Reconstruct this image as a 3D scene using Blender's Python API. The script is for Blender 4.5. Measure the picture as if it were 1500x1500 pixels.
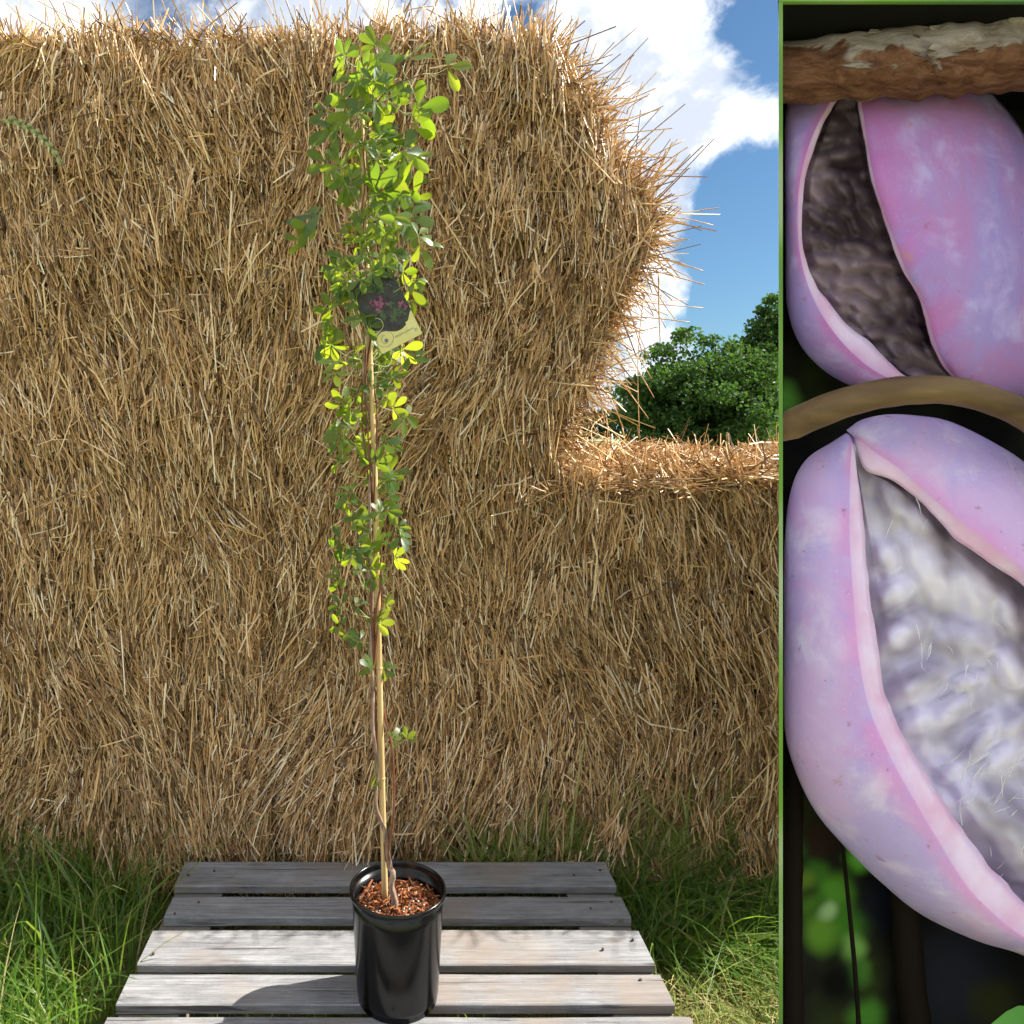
import bpy, bmesh, math, random
import numpy as np
from mathutils import Vector, Matrix, noise as mnoise
for o in list(bpy.data.objects): bpy.data.objects.remove(o)
scene = bpy.context.scene
COL = scene.collection
R = math.radians
random.seed(7); rng = np.random.default_rng(11)

# ------------------------------------------------------------------ camera
PITCH = R(6.08); FPX = 1127.0; PX, PY = 570.0, 750.0
CAMZ = 1.38
cam = bpy.data.cameras.new('camera'); camo = bpy.data.objects.new('camera', cam); COL.objects.link(camo)
cam.sensor_width = 36; cam.lens = 36*FPX/1500; cam.shift_x = (750-PX)/1500
cam.clip_start = 0.05; cam.clip_end = 3000
camo.location = (0, 0, CAMZ); camo.rotation_euler = (R(90)-PITCH, 0, 0)
scene.camera = camo

# ------------------------------------------------------------------ sun, exposure
SUNV = Vector((1.05, 0.305, 1.0)).normalized()
EL = math.asin(SUNV.z); AZ = math.atan2(SUNV.x, SUNV.y)
sl = bpy.data.lights.new('sun', 'SUN'); sl.energy = 2.0; sl.angle = R(0.5); sl.color = (1.0, .95, .86)
so = bpy.data.objects.new('sun', sl); COL.objects.link(so)
so.rotation_euler = (-SUNV).to_track_quat('-Z', 'Y').to_euler(); so.location = (6, 2, 8)
vs = scene.view_settings; vs.view_transform = 'Standard'; vs.look = 'None'; vs.gamma = 1; vs.exposure = 2.62
vs.use_curve_mapping = False

# pixel helpers (photo pixels, 1500 x 1500)
cP, sP = math.cos(PITCH), math.sin(PITCH)
FWD = np.array([0, cP, -sP]); UPV = np.array([0, sP, cP]); RGT = np.array([1.0, 0, 0]); CAM = np.array([0, 0, CAMZ])
def pdir(px, py): return FWD + (px-PX)/FPX*RGT + (PY-py)/FPX*UPV
def at(px, py, Y):
    d = pdir(px, py); return CAM + d*(Y/d[1])
def atz(px, py, zc): return CAM + pdir(px, py)*zc          # depth along the lens axis
def atg(px, py, z):
    d = pdir(px, py); return CAM + d*((z-CAMZ)/d[2])

# ------------------------------------------------------------------ node helpers
class NT:
    def __init__(s, tree): s.t = tree; s.n = tree.nodes; s.l = tree.links
    def node(s, typ, **kw):
        n = s.n.new(typ)
        ins = kw.pop('ins', {})
        for k, v in kw.items(): setattr(n, k, v)
        for k, v in ins.items():
            if hasattr(v, 'is_linked') or isinstance(v, bpy.types.NodeSocket): s.l.new(v, n.inputs[k])
            else: n.inputs[k].default_value = v
        return n
    def math(s, op, a, b=0.0, c=None, clamp=False):
        ins = {0: a, 1: b}
        if c is not None: ins[2] = c
        return s.node('ShaderNodeMath', operation=op, use_clamp=clamp, ins=ins).outputs[0]
    def mix(s, f, a, b):
        n = s.node('ShaderNodeMix', data_type='RGBA')
        for k, v in ((0, f), (6, a), (7, b)):
            if isinstance(v, bpy.types.NodeSocket): s.l.new(v, n.inputs[k])
            else: n.inputs[k].default_value = v if k == 0 else (tuple(v)+(1,))[:4]
        return n.outputs[2]
    def ramp(s, f, stops, interp='LINEAR'):
        n = s.node('ShaderNodeValToRGB', ins={0: f}); e = n.color_ramp; e.interpolation = interp
        while len(e.elements) < len(stops): e.elements.new(0.5)
        for el, (p, c) in zip(e.elements, stops):
            el.position = p; el.color = (tuple(c)+(1,))[:4] if not isinstance(c, (int, float)) else (c, c, c, 1)
        return n.outputs[0]
    def rng(s, v, a, b, c=0.0, d=1.0):
        return s.node('ShaderNodeMapRange', interpolation_type='SMOOTHSTEP', ins={0: v, 1: a, 2: b, 3: c, 4: d}).outputs[0]
    def noise(s, vec, scale, detail=4, rough=.55, dist=0.0):
        n = s.node('ShaderNodeTexNoise', ins={'Scale': scale, 'Detail': detail, 'Roughness': rough, 'Distortion': dist})
        if vec is not None: s.l.new(vec, n.inputs['Vector'])
        return n.outputs[0]
    def mapping(s, vec, sc=(1, 1, 1), loc=(0, 0, 0), rot=(0, 0, 0)):
        n = s.node('ShaderNodeMapping', ins={'Scale': sc, 'Location': loc, 'Rotation': rot}); s.l.new(vec, n.inputs[0]); return n.outputs[0]
def mat(name, rough=.7, spec=.3):
    m = bpy.data.materials.new(name); m.use_nodes = True
    T = NT(m.node_tree); b = m.node_tree.nodes['Principled BSDF']
    b.inputs['Roughness'].default_value = rough; b.inputs['Specular IOR Level'].default_value = spec
    T.b = b; T.out = m.node_tree.nodes['Material Output']; T.m = m
    return T
def bump(T, h, strength=.4, dist=.01):
    n = T.node('ShaderNodeBump', ins={'Strength': strength, 'Distance': dist, 'Height': h}); T.l.new(n.outputs[0], T.b.inputs['Normal'])
def setc(T, c):
    if isinstance(c, bpy.types.NodeSocket): T.l.new(c, T.b.inputs['Base Color'])
    else: T.b.inputs['Base Color'].default_value = (tuple(c)+(1,))[:4]

# ------------------------------------------------------------------ world: blue sky with cumulus clouds
w = bpy.data.worlds.new('World'); scene.world = w; w.use_nodes = True
W = NT(w.node_tree); bg = w.node_tree.nodes['Background']
sky = W.node('ShaderNodeTexSky', sky_type='NISHITA', sun_disc=False, sun_elevation=EL, sun_rotation=AZ, altitude=50, air_density=1.0, dust_density=.6, ozone_density=2.0)
gen = W.node('ShaderNodeTexCoord').outputs['Generated']
SKY_STRENGTH = 0.05
def skyblob(px, py, rad, amp):
    d = Vector(pdir(px, py)).normalized()
    ds = W.node('ShaderNodeVectorMath', operation='DISTANCE', ins={0: gen, 1: tuple(d)}).outputs['Value']
    return W.math('MULTIPLY', W.rng(ds, 0.0, rad, 1.0, 0.0), amp)
warp = W.node('ShaderNodeTexNoise', ins={'Vector': gen, 'Scale': 3.0, 'Detail': 3})
wv = W.node('ShaderNodeVectorMath', operation='MULTIPLY_ADD', ins={0: warp.outputs['Color'], 1: (.14, .14, .14), 2: gen}).outputs[0]
n1 = W.noise(wv, 6.5, 12, .62)
n2 = W.noise(W.mapping(wv, loc=(.05, .03, -.06)), 8.0, 8, .6)
acc = n1
for a in ((900, 120, .22, .13), (1040, 160, .11, .13), (960, 300, .13, .10), (830, 40, .10, .06), (1000, 420, .045, .22), (1010, 500, .05, .12), (60, 10, .12, .06), (470, 0, .10, .05),
          (1120, 330, .15, -.40), (1110, 420, .13, -.40), (1120, 40, .10, -.28), (775, 40, .06, -.30), (1075, 480, .08, -.22), (900, 480, .1, .05)):
    acc = W.math('ADD', acc, skyblob(*a))
cov = W.rng(acc, .36, .58)
shade = W.rng(W.math('ADD', n2, W.math('MULTIPLY', W.math('SUBTRACT', acc, .55), -.75)), .40, .62, 0.0, 1.0)
ccol = W.mix(shade, (2.55, 2.8, 3.25), (6.7, 6.6, 6.5))
bluesky = W.node('ShaderNodeMix', data_type='RGBA', blend_type='MULTIPLY', ins={0: 1.0, 6: sky.outputs[0], 7: (.215, .305, .36, 1)}).outputs[2]
col = W.mix(cov, bluesky, ccol)
W.l.new(col, bg.inputs['Color']); bg.inputs['Strength'].default_value = SKY_STRENGTH

# ------------------------------------------------------------------ mesh helpers
def link(o, parent=None):
    COL.objects.link(o)
    if parent is not None: o.parent = parent
    return o
def tag(o, label=None, cat=None, group=None, kind=None):
    if label: o['label'] = label
    if cat: o['category'] = cat
    if group: o['group'] = group
    if kind: o['kind'] = kind
    return o
def empty(name, loc=(0, 0, 0)):
    o = bpy.data.objects.new(name, None); o.empty_display_size = .1; o.location = loc; return link(o)
def mesh_np(name, V, Q, m=None, parent=None, smooth=False, attrs=None):
    V = np.asarray(V, np.float32).reshape(-1, 3); Q = np.asarray(Q, np.int32)
    k = Q.shape[1]
    me = bpy.data.meshes.new(name)
    me.vertices.add(len(V)); me.vertices.foreach_set('co', V.ravel())
    me.loops.add(Q.size); me.loops.foreach_set('vertex_index', Q.ravel())
    me.polygons.add(len(Q)); me.polygons.foreach_set('loop_start', np.arange(0, Q.size, k, dtype=np.int32))
    me.polygons.foreach_set('use_smooth', np.full(len(Q), smooth, bool))
    for an, arr in (attrs or {}).items():
        a = me.attributes.new(an, 'FLOAT_COLOR', 'POINT'); a.data.foreach_set('color', np.asarray(arr, np.float32).ravel())
    me.update(calc_edges=True); me.validate()
    if m is not None: me.materials.append(m)
    return link(bpy.data.objects.new(name, me), parent)
def mesh_bm(name, bm, m=None, parent=None, smooth=False):
    me = bpy.data.meshes.new(name); bm.normal_update(); bm.to_mesh(me); bm.free()
    if smooth: me.polygons.foreach_set('use_smooth', np.ones(len(me.polygons), bool))
    if m is not None: me.materials.append(m)
    return link(bpy.data.objects.new(name, me), parent)
def unit(a): return a/np.maximum(np.linalg.norm(a, axis=-1, keepdims=True), 1e-9)
def prisms(name, A, M, B, wd, m, parent=None, sides=3, tip=.8, flat=1.0, smooth=False):
    """N three-ring stalks through A, M, B"""
    N = len(A); t = unit(B-A); rv = rng.normal(size=(N, 3))
    s = unit(np.cross(t, rv)); n = np.cross(t, s)
    V = np.empty((N, 3, sides, 3))
    wd = np.broadcast_to(wd, (N,))[:, None]
    for r, (c, f) in enumerate(((A, 1.0), (M, 1.0), (B, tip))):
        for k in range(sides):
            a = 2*math.pi*k/sides
            V[:, r, k] = c + wd*.5*f*(math.cos(a)*s + flat*math.sin(a)*n)
    base = (np.arange(N)*3*sides)[:, None]
    q = []
    for r in range(2):
        for k in range(sides):
            k2 = (k+1) % sides
            q.append([r*sides+k, r*sides+k2, (r+1)*sides+k2, (r+1)*sides+k])
    Q = (base[:, :, None] + np.array(q)[None]).reshape(-1, 4)
    return mesh_np(name, V, Q, m, parent, smooth)
def ribbons(name, Cn, side, wd, m, parent=None, fold=0.0):
    """Cn N,K,3 centres; side N,3; wd N,K widths"""
    N, K, _ = Cn.shape
    V = np.empty((N, K, 2, 3))
    V[:, :, 0] = Cn - side[:, None]*wd[..., None]*.5; V[:, :, 1] = Cn + side[:, None]*wd[..., None]*.5
    q = np.array([[2*r, 2*r+1, 2*r+3, 2*r+2] for r in range(K-1)])
    Q = ((np.arange(N)*2*K)[:, None, None] + q[None]).reshape(-1, 4)
    return mesh_np(name, V, Q, m, parent, True)
def spline(P, n):
    """Catmull-Rom through rows of P, n samples evenly by length"""
    P = np.asarray(P, float); Q = np.vstack([2*P[0]-P[1], P, 2*P[-1]-P[-2]])
    out = []
    for i in range(1, len(Q)-2):
        t = np.linspace(0, 1, 14, endpoint=False)[:, None]
        p0, p1, p2, p3 = Q[i-1], Q[i], Q[i+1], Q[i+2]
        out.append(.5*((2*p1)+(-p0+p2)*t+(2*p0-5*p1+4*p2-p3)*t**2+(-p0+3*p1-3*p2+p3)*t**3))
    out = np.vstack(out+[P[-1:]])
    L = np.r_[0, np.cumsum(np.linalg.norm(np.diff(out, axis=0), axis=1))]
    u = np.linspace(0, L[-1], n)
    return np.stack([np.interp(u, L, out[:, k]) for k in range(P.shape[1])], 1)
def tube(name, pts, rad, m, parent=None, sides=10, jitter=0.0, cap=True):
    pts = np.asarray(pts, float); n = len(pts); rad = np.broadcast_to(np.asarray(rad, float), (n,))
    tg = unit(np.gradient(pts, axis=0)); ref = np.array([.3, .1, 1.0]) if abs(tg[0][2]) < .8 else np.array([1.0, .2, .1])
    s = unit(np.cross(tg, ref)); nn = np.cross(tg, s)
    V = []
    for i in range(n):
        for k in range(sides):
            a = 2*math.pi*k/sides; r = rad[i]
            if jitter: r *= 1+jitter*(mnoise.noise(Vector((pts[i][0]*30+math.cos(a)*1.4, pts[i][1]*30+math.sin(a)*1.4, pts[i][2]*30)))*1.2)
            V.append(pts[i]+r*(math.cos(a)*s[i]+math.sin(a)*nn[i]))
    F = [[i*sides+k, i*sides+(k+1) % sides, (i+1)*sides+(k+1) % sides, (i+1)*sides+k] for i in range(n-1) for k in range(sides)]
    if cap:
        V.append(pts[0]); V.append(pts[-1]); c0, c1 = len(V)-2, len(V)-1
        for k in range(0, sides, 1):
            F.append([c0, (k+1) % sides, k, k]); F.append([c1, (n-1)*sides+k, (n-1)*sides+(k+1) % sides, (n-1)*sides+(k+1) % sides])
    me = bpy.data.meshes.new(name)
    me.from_pydata([tuple(v) for v in V], [], [f if f[2] != f[3] else f[:3] for f in F]); me.update()
    me.polygons.foreach_set('use_smooth', np.ones(len(me.polygons), bool))
    if m is not None: me.materials.append(m)
    return link(bpy.data.objects.new(name, me), parent)
def bevel_box(bm, sx, sy, sz, c, bev=.003):
    r = bmesh.ops.create_cube(bm, size=1); vs_ = r['verts']
    bmesh.ops.scale(bm, vec=(sx, sy, sz), verts=vs_); bmesh.ops.translate(bm, vec=c, verts=vs_)
    if bev: bmesh.ops.bevel(bm, geom=list({e for v in vs_ for e in v.link_edges}), offset=bev, segments=1, affect='EDGES')
class Field:
    """smooth random field on a plane"""
    def __init__(s, cell, seed): s.c = cell; s.g = np.random.default_rng(seed).normal(size=(257, 257))
    def __call__(s, x, y):
        x = np.asarray(x)/s.c+90; y = np.asarray(y)/s.c+90
        i = np.floor(x).astype(int); j = np.floor(y).astype(int); u = x-i; v = y-j
        u = u*u*(3-2*u); v = v*v*(3-2*v); i %= 256; j %= 256; g = s.g
        return (g[i, j]*(1-u)+g[i+1, j]*u)*(1-v)+(g[i, j+1]*(1-u)+g[i+1, j+1]*u)*v

# ------------------------------------------------------------------ materials
def m_island(name, stops, rough=.6, spec=.25, trans=None, tw=.0, noise_scale=None):
    T = mat(name, rough, spec)
    ri = T.node('ShaderNodeNewGeometry').outputs['Random Per Island']
    c = T.ramp(ri, stops); setc(T, c)
    if trans:
        tr = T.node('ShaderNodeBsdfTranslucent'); tc = T.ramp(ri, trans); T.l.new(tc, tr.inputs[0])
        mx = T.node('ShaderNodeMixShader', ins={0: tw}); T.l.new(T.b.outputs[0], mx.inputs[1]); T.l.new(tr.outputs[0], mx.inputs[2])
        T.l.new(mx.outputs[0], T.out.inputs[0])
    return T.m
STRAW = [(0, (.09, .048, .022)), (.18, (.30, .165, .066)), (.42, (.60, .355, .145)), (.68, (.78, .505, .225)), (.88, (.88, .67, .38)), (1, (.94, .83, .63))]
M_straw = m_island('straw', STRAW, .42, .5, [(0, (.5, .28, .1)), (1, (.8, .55, .28))], .08)
T = mat('shaded_straw_core', .9, .1); g = T.node('ShaderNodeTexCoord').outputs['Object']
setc(T, T.ramp(T.noise(T.mapping(g, sc=(90, 90, 14)), 1, 4), [(.3, (.05, .028, .012)), (.7, (.16, .095, .04))]))  # darkened straw colour imitates the shade in gaps between stalks
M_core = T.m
M_grass = m_island('grass_blade', [(0, (.04, .095, .014)), (.45, (.085, .17, .028)), (.8, (.15, .24, .04)), (.93, (.26, .28, .08)), (1, (.5, .42, .2))], .45, .5,
                   [(0, (.16, .34, .02)), (.8, (.36, .55, .05)), (1, (.55, .48, .15))], .45)
M_dry = m_island('dry_grass', [(0, (.14, .24, .04)), (.4, (.28, .33, .08)), (.7, (.46, .42, .16)), (1, (.6, .52, .28))], .6, .25, [(0, (.3, .42, .06)), (1, (.55, .48, .2))], .35)
T = mat('ground', .95, .1); g = T.node('ShaderNodeTexCoord').outputs['Object']
near = T.ramp(T.noise(g, 14, 7), [(.3, (.08, .075, .03)), (.7, (.24, .22, .09))])
stripe = T.noise(T.mapping(g, sc=(.012, .16, 1)), 1, 4)
farc = T.ramp(T.math('ADD', T.math('MULTIPLY', stripe, .75), T.math('MULTIPLY', T.noise(g, .6, 6), .25)), [(.36, (.15, .19, .07)), (.5, (.26, .28, .14)), (.64, (.35, .35, .20))])
yy = T.node('ShaderNodeSeparateXYZ', ins={0: g}).outputs[1]
setc(T, T.mix(T.math('ADD', T.rng(yy, 4, 9), T.rng(yy, .9, .3), clamp=True), near, farc)); bump(T, T.noise(g, 30, 5), .6, .03)  # meadow colour also behind the camera, added to bounce light onto the bales
M_ground = T.m

# ------------------------------------------------------------------ ground sheet
gx = np.concatenate([np.linspace(-1500, -12, 12), np.linspace(-8, 8, 65), np.linspace(12, 1500, 12)])
gy = np.concatenate([np.linspace(-300, -8, 8), np.linspace(-5, 8, 53), np.linspace(12, 2000, 16)])
fl = Field(.5, 3)
XX, YY = np.meshgrid(gx, gy, indexing='ij')
ZZ = np.where((np.abs(XX) < 6) & (YY > 0) & (YY < 2.2), fl(XX, YY)*.012-.01, -.01)
idx = np.arange(XX.size).reshape(XX.shape)
Q = np.stack([idx[:-1, :-1], idx[1:, :-1], idx[1:, 1:], idx[:-1, 1:]], -1).reshape(-1, 4)
tag(mesh_np('ground', np.stack([XX, YY, ZZ], -1), Q, M_ground, None, True), kind='structure')

# ------------------------------------------------------------------ straw bales
FACE = 2.17
F1, F2, F3, F4 = Field(.11, 21), Field(.05, 22), Field(.35, 23), Field(.028, 24)
prof_px = [(822, 668), (830, 640), (850, 590), (874, 530), (894, 470), (922, 420), (950, 370), (962, 320), (950, 275), (915, 238), (893, 190), (875, 150), (845, 112), (805, 75), (770, 50)]
prof = np.array([at(px, py, FACE+.05) for px, py in prof_px])[:, [0, 2]]
SEAM = 1.25; TOP = 2.445
def xr_upper(z): return np.interp(z, prof[:, 1], prof[:, 0])
def face_y(x, z, de, Rr):
    d = np.clip(Rr-np.maximum(de, 0), 0, Rr)
    return FACE + Rr - np.sqrt(np.maximum(Rr*Rr-d*d, 0)) - .020*F1(x, z) - .015*F2(x, z) - .018*F3(x, z) - .008*F4(x, z)
def front_straws(N, xs, zs, edge, Rr):
    """straws on the front face, combed roughly upright in loose tufts"""
    x = rng.uniform(*xs, N); z = rng.uniform(*zs, N)
    de = edge(x, z); keep = de > 0; x, z, de = x[keep], z[keep], de[keep]; n = len(x)
    L = np.clip(rng.lognormal(math.log(.068), .62, n), .016, .30)
    ang = .20*F1(x+3, z*.6)+.20*F3(x+7, z)+rng.normal(0, .22, n)
    wild = rng.random(n) < .24; ang[wild] = rng.uniform(-1.57, 1.57, wild.sum()); L[wild] *= .62
    y = face_y(x, z, de, Rr) + np.clip(rng.exponential(.024, n), 0, .10)-.014
    outt = rng.normal(.10, .22, n); outt[wild] += rng.normal(0, .2, wild.sum())
    d = np.stack([np.sin(ang), -np.abs(outt)*.8, -np.cos(ang)], 1); d = unit(d)
    P = np.stack([x, y+.004, z], 1)
    A = P-d*L[:, None]*.5; B = P+d*L[:, None]*.5
    Mid = P + rng.normal(0, 1, (n, 3))*L[:, None]*.05
    hi = A[:, 2] > zs[1]+.06
    wdt = np.where(rng.random(n) < .5, rng.uniform(.0016, .0028, n), rng.uniform(.0028, .0056, n))
    return A, Mid, B, wdt
def cat(*packs): return [np.concatenate([p[i] for p in packs]) for i in range(4)]
def tuft(P, D, Lm, spread, sig=.5, wd=(.0025, .005)):
    n = len(P); d = unit(D+rng.normal(0, spread, (n, 3))); L = np.clip(rng.lognormal(math.log(Lm), sig, n), .03, .40)[:, None]
    A = P-d*L*.35; B = P+d*L*.65; M_ = (A+B)/2+rng.normal(0, .05, (n, 3))*L
    return A, M_, B, rng.uniform(*wd, n)
def core(name, poly_xz, y0, y1, parent, bev=.06):
    bm = bmesh.new(); vsx = [bm.verts.new((x, y0, z)) for x, z in poly_xz]; f = bm.faces.new(vsx)
    r = bmesh.ops.extrude_face_region(bm, geom=[f]); bmesh.ops.translate(bm, vec=(0, y1-y0, 0), verts=[v for v in r['geom'] if isinstance(v, bmesh.types.BMVert)])
    bmesh.ops.recalc_face_normals(bm, faces=bm.faces)
    bmesh.ops.bevel(bm, geom=[e for e in bm.edges if abs(e.verts[0].co.y-e.verts[1].co.y) < 1e-4], offset=bev, segments=2, affect='EDGES')
    return mesh_bm(name, bm, M_core, parent)
BACK = 3.37
DENS = 21000
def ztop_low(x, y): return SEAM + .035*(y-FACE) + .018*F1(x, y) + .02*F3(x+2, y)
# lower bales
XS = -.335
for i, (x0, x1, lab) in enumerate(((-2.55, XS, 'straw bale on the ground behind the tall grass, left-hand of the bottom row'), (XS, 1.95, 'straw bale on the ground with its sunlit top bare, beneath the dark leafy tree'))):
    b = empty('straw_bale', ((x0+x1)/2, (FACE+BACK)/2, 0)); off = np.array(b.location)
    tag(b, ['bottom straw bale with tall uncut grass against its foot', 'bottom straw bale whose bare sunlit top sticks out past the upper bale'][i], 'straw bale', 'stacked straw bales')
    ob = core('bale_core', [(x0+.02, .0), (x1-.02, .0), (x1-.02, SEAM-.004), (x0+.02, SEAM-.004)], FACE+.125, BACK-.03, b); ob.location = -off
    edge = lambda x, z, x0=x0, x1=x1: np.minimum(np.minimum(SEAM+.01-z, (x-x0)*1.6+.004), (x1-x)*1.6+.004)
    vis0, vis1 = max(x0, -1.45), min(x1, 1.5)
    packs = [front_straws(int(DENS*(vis1-vis0)*SEAM), (vis0, vis1), (0.0, SEAM), edge, .075)]
    for lo, hi in ((x0, vis0), (vis1, x1)):
        if hi-lo > .02: packs.append(front_straws(int(DENS*.45*(hi-lo)*SEAM), (lo, hi), (0, SEAM), edge, .05))
    if i == 1:
        n = 11000; x = rng.uniform(.35, 1.95, n); y = FACE-.02+1.2*rng.random(n)**1.3
        z = ztop_low(x, y)+rng.normal(0, .012, n)-np.where(y < FACE+.05, (FACE+.05-y)*.5, 0)
        packs.append(tuft(np.stack([x, y, z], 1), np.stack([rng.normal(0, 1, n), rng.normal(-.2, 1, n), rng.normal(.1, .28, n)], 1), .07, .1))
        n = 700; x = rng.uniform(.4, 1.9, n); y = rng.uniform(FACE, BACK, n)
        packs.append(tuft(np.stack([x, y, ztop_low(x, y)], 1), np.array([[.1, -.1, 1.0]]), .055, .5))
        n = 1600; y = rng.uniform(FACE, BACK, n); z = rng.uniform(0, SEAM, n)
        packs.append(tuft(np.stack([np.full(n, x1), y, z], 1), np.stack([rng.normal(.3, .3, n), rng.normal(0, .4, n), rng.normal(-.6, .5, n)], 1), .09, .2))
    A, Mi, B, wd = cat(*packs)
    o = prisms('straw', A-off, Mi-off, B-off, wd, M_straw, b); tag(o, kind='stuff')
    if i == 1:
        for k in range(26):
            x = random.uniform(.5, 1.2); y = random.uniform(FACE, BACK-.2); z = float(ztop_low(x, y)); L = random.uniform(.05, .13)
            p0 = np.array([x, y, z-.02]); p1 = p0+unit(np.array([random.gauss(.15, .5), random.gauss(-.1, .3), 1.0]))*L
            tube('stalk', spline(np.array([p0, (p0+p1)/2+rng.normal(0, .006, 3), p1]), 5)-off, random.uniform(.0014, .0026), M_straw, b, sides=5)
# upper bale
x0 = -2.6
b = empty('straw_bale', (-.9, (FACE+BACK)/2, SEAM)); off = np.array(b.location)
tag(b, 'upper straw bale, its ragged end bulging out with loose stalks against the sky', 'straw bale', 'stacked straw bales')
poly = [(x0, SEAM-.002)]+[(p[0]-.06, min(max(p[1], SEAM-.002), TOP-.03)) for p in prof]+[(x0, TOP-.03)]
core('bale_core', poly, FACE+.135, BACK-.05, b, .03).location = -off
edge = lambda x, z: np.minimum(np.minimum((TOP+.012*F1(x, 0*x)*2-z)*1.0, z-SEAM+.006), (xr_upper(z)-x)*.8)
packs = [front_straws(int(DENS*2.6*1.2), (-1.5, 1.05), (SEAM-.01, TOP+.02), edge, .10), front_straws(int(DENS*.5*1.1*1.2), (x0, -1.5), (SEAM, TOP), edge, .08)]
# top fringe
n = 7500; x = rng.uniform(x0, .42, n); y = FACE+.02+1.15*rng.random(n)**1.8; z = TOP-.02+.015*F1(x, y)
packs.append(tuft(np.stack([x, y, z], 1), np.stack([rng.normal(-.15, .5, n), rng.normal(-.3, .5, n), np.abs(rng.normal(.55, .4, n))], 1), .07, .15))
# ragged right end: brushes of stalks pointing outwards
n = 13500; t = rng.random(n); zz = SEAM+.01+(TOP-SEAM-.03)*t; xx = xr_upper(zz)-.03+.012*F1(zz, 0*zz)
dz = np.gradient(prof[:, 0])/np.maximum(np.gradient(prof[:, 1]), 1e-3)
slope = np.interp(zz, prof[:, 1], dz); nx = 1/np.sqrt(1+slope**2); nz = -slope*nx
y = FACE+.05+1.1*rng.random(n)**1.7
D = np.stack([nx*.8+rng.normal(0, .5, n), rng.normal(-.3, .5, n), nz*.7-.12+rng.normal(0, .75, n)], 1)
P = np.stack([xx-rng.exponential(.03, n), y, zz], 1)
kk = (rng.random(n) < np.where(zz < 1.5, .45, 1.0)); packs.append(tuft(P[kk], D[kk], .10, .12, .55))
A, Mi, B, wd = cat(*packs)
keep = (B[:, 2] > SEAM-.12)
o = prisms('straw', (A-off)[keep], (Mi-off)[keep], (B-off)[keep], wd[keep], M_straw, b); tag(o, kind='stuff')
# long loose stalks seen one by one against the sky
STK = [((905, 150), (972, 95)), ((895, 130), (928, 78)), ((925, 160), (952, 137)), ((880, 175), (925, 110)), ((935, 240), (1003, 205)), ((960, 258), (1008, 215)), ((965, 250), (1012, 246)), ((975, 285), (1016, 278)),
       ((985, 320), (1045, 330)), ((970, 335), (1010, 352)), ((950, 385), (1030, 397)), ((935, 440), (1030, 451)), ((955, 395), (990, 470)), ((940, 420), (975, 480)), ((930, 400), (940, 450)), ((915, 470), (1010, 472)),
       ((900, 500), (955, 555)), ((905, 480), (958, 582)), ((890, 540), (950, 613)), ((945, 450), (937, 655)), ((965, 420), (967, 500)), ((885, 590), (905, 640)), ((880, 560), (912, 625)), ((862, 610), (905, 668)),
       ((785, 60), (798, 5)), ((760, 50), (764, 0)), ((720, 40), (722, -5)), ((835, 70), (850, 22)), ((700, 30), (740, 15)), ((585, 25), (640, 8)), ((350, 30), (333, 0)), ((255, 30), (235, -4)), ((300, 25), (298, -3)), ((115, 30), (97, 2)),
       ((160, 30), (140, 3)), ((190, 28), (172, 4)), ((40, 35), (10, 5)), ((430, 28), (440, 4)), ((900, 200), (935, 185)), ((940, 300), (1000, 310)), ((930, 345), (1000, 300)), ((860, 100), (875, 60)), ((880, 620), (870, 660)), ((900, 560), (893, 640))]
for k, (p, q) in enumerate(STK):
    Y0 = FACE+.05+random.uniform(0, .25); p0 = at(p[0], p[1], Y0); p1 = at(q[0], q[1], Y0-random.uniform(-.05, .16))
    p0 = p0-(p1-p0)*.25
    pts = spline(np.array([p0, (p0+p1)/2+rng.normal(0, .012, 3), p1]), 7)-off
    tube('stalk', pts, np.linspace(.0021, .0013, 7)*random.uniform(.8, 1.2), M_straw, b, sides=5)

# ------------------------------------------------------------------ green wheat ear poking out of the upper bale
M_ear = m_island('green_ear', [(0, (.20, .24, .10)), (1, (.34, .36, .17))], .6, .3)
M_anther = m_island('anther', [(0, (.55, .48, .2)), (1, (.7, .64, .38))], .6, .3)
e = empty('wheat_ear', at(15, 185, FACE-.04)); off = np.array(e.location)
tag(e, 'green flowering wheat ear drooping out of the upper straw bale', 'wheat ear')
ep = spline(np.array([at(px, py, FACE-.05) for px, py in ((-40, 178), (2, 176), (25, 180), (50, 192), (72, 212), (92, 242))]), 24)-off
tube('stem', ep, np.r_[np.full(8, .0022), np.full(16, .0035)], M_ear, e, sides=6)
for k in range(7, 22):
    p = ep[k]; tg = unit(ep[min(k+1, 23)]-ep[k-1]); s_ = (-1)**k
    q = p+tg*.02+np.array([0, -.006, s_*.008])
    tube('spikelet', spline(np.array([p, (p+q)/2+np.array([0, -.003, s_*.003]), q]), 5), np.array([.002, .006, .0065, .0045, .0008]), M_ear, e, sides=6)
for k in (8, 10, 12, 14, 16, 18):
    p = ep[k]+np.array([0, -.006, -.004]); q = p+np.array([.002, -.004, -.02])
    tube('anther', spline(np.array([p, (p+q)/2+rng.normal(0, .001, 3), q]), 4), np.array([.0018, .003, .0022, .001]), M_anther, e, sides=5)

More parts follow.
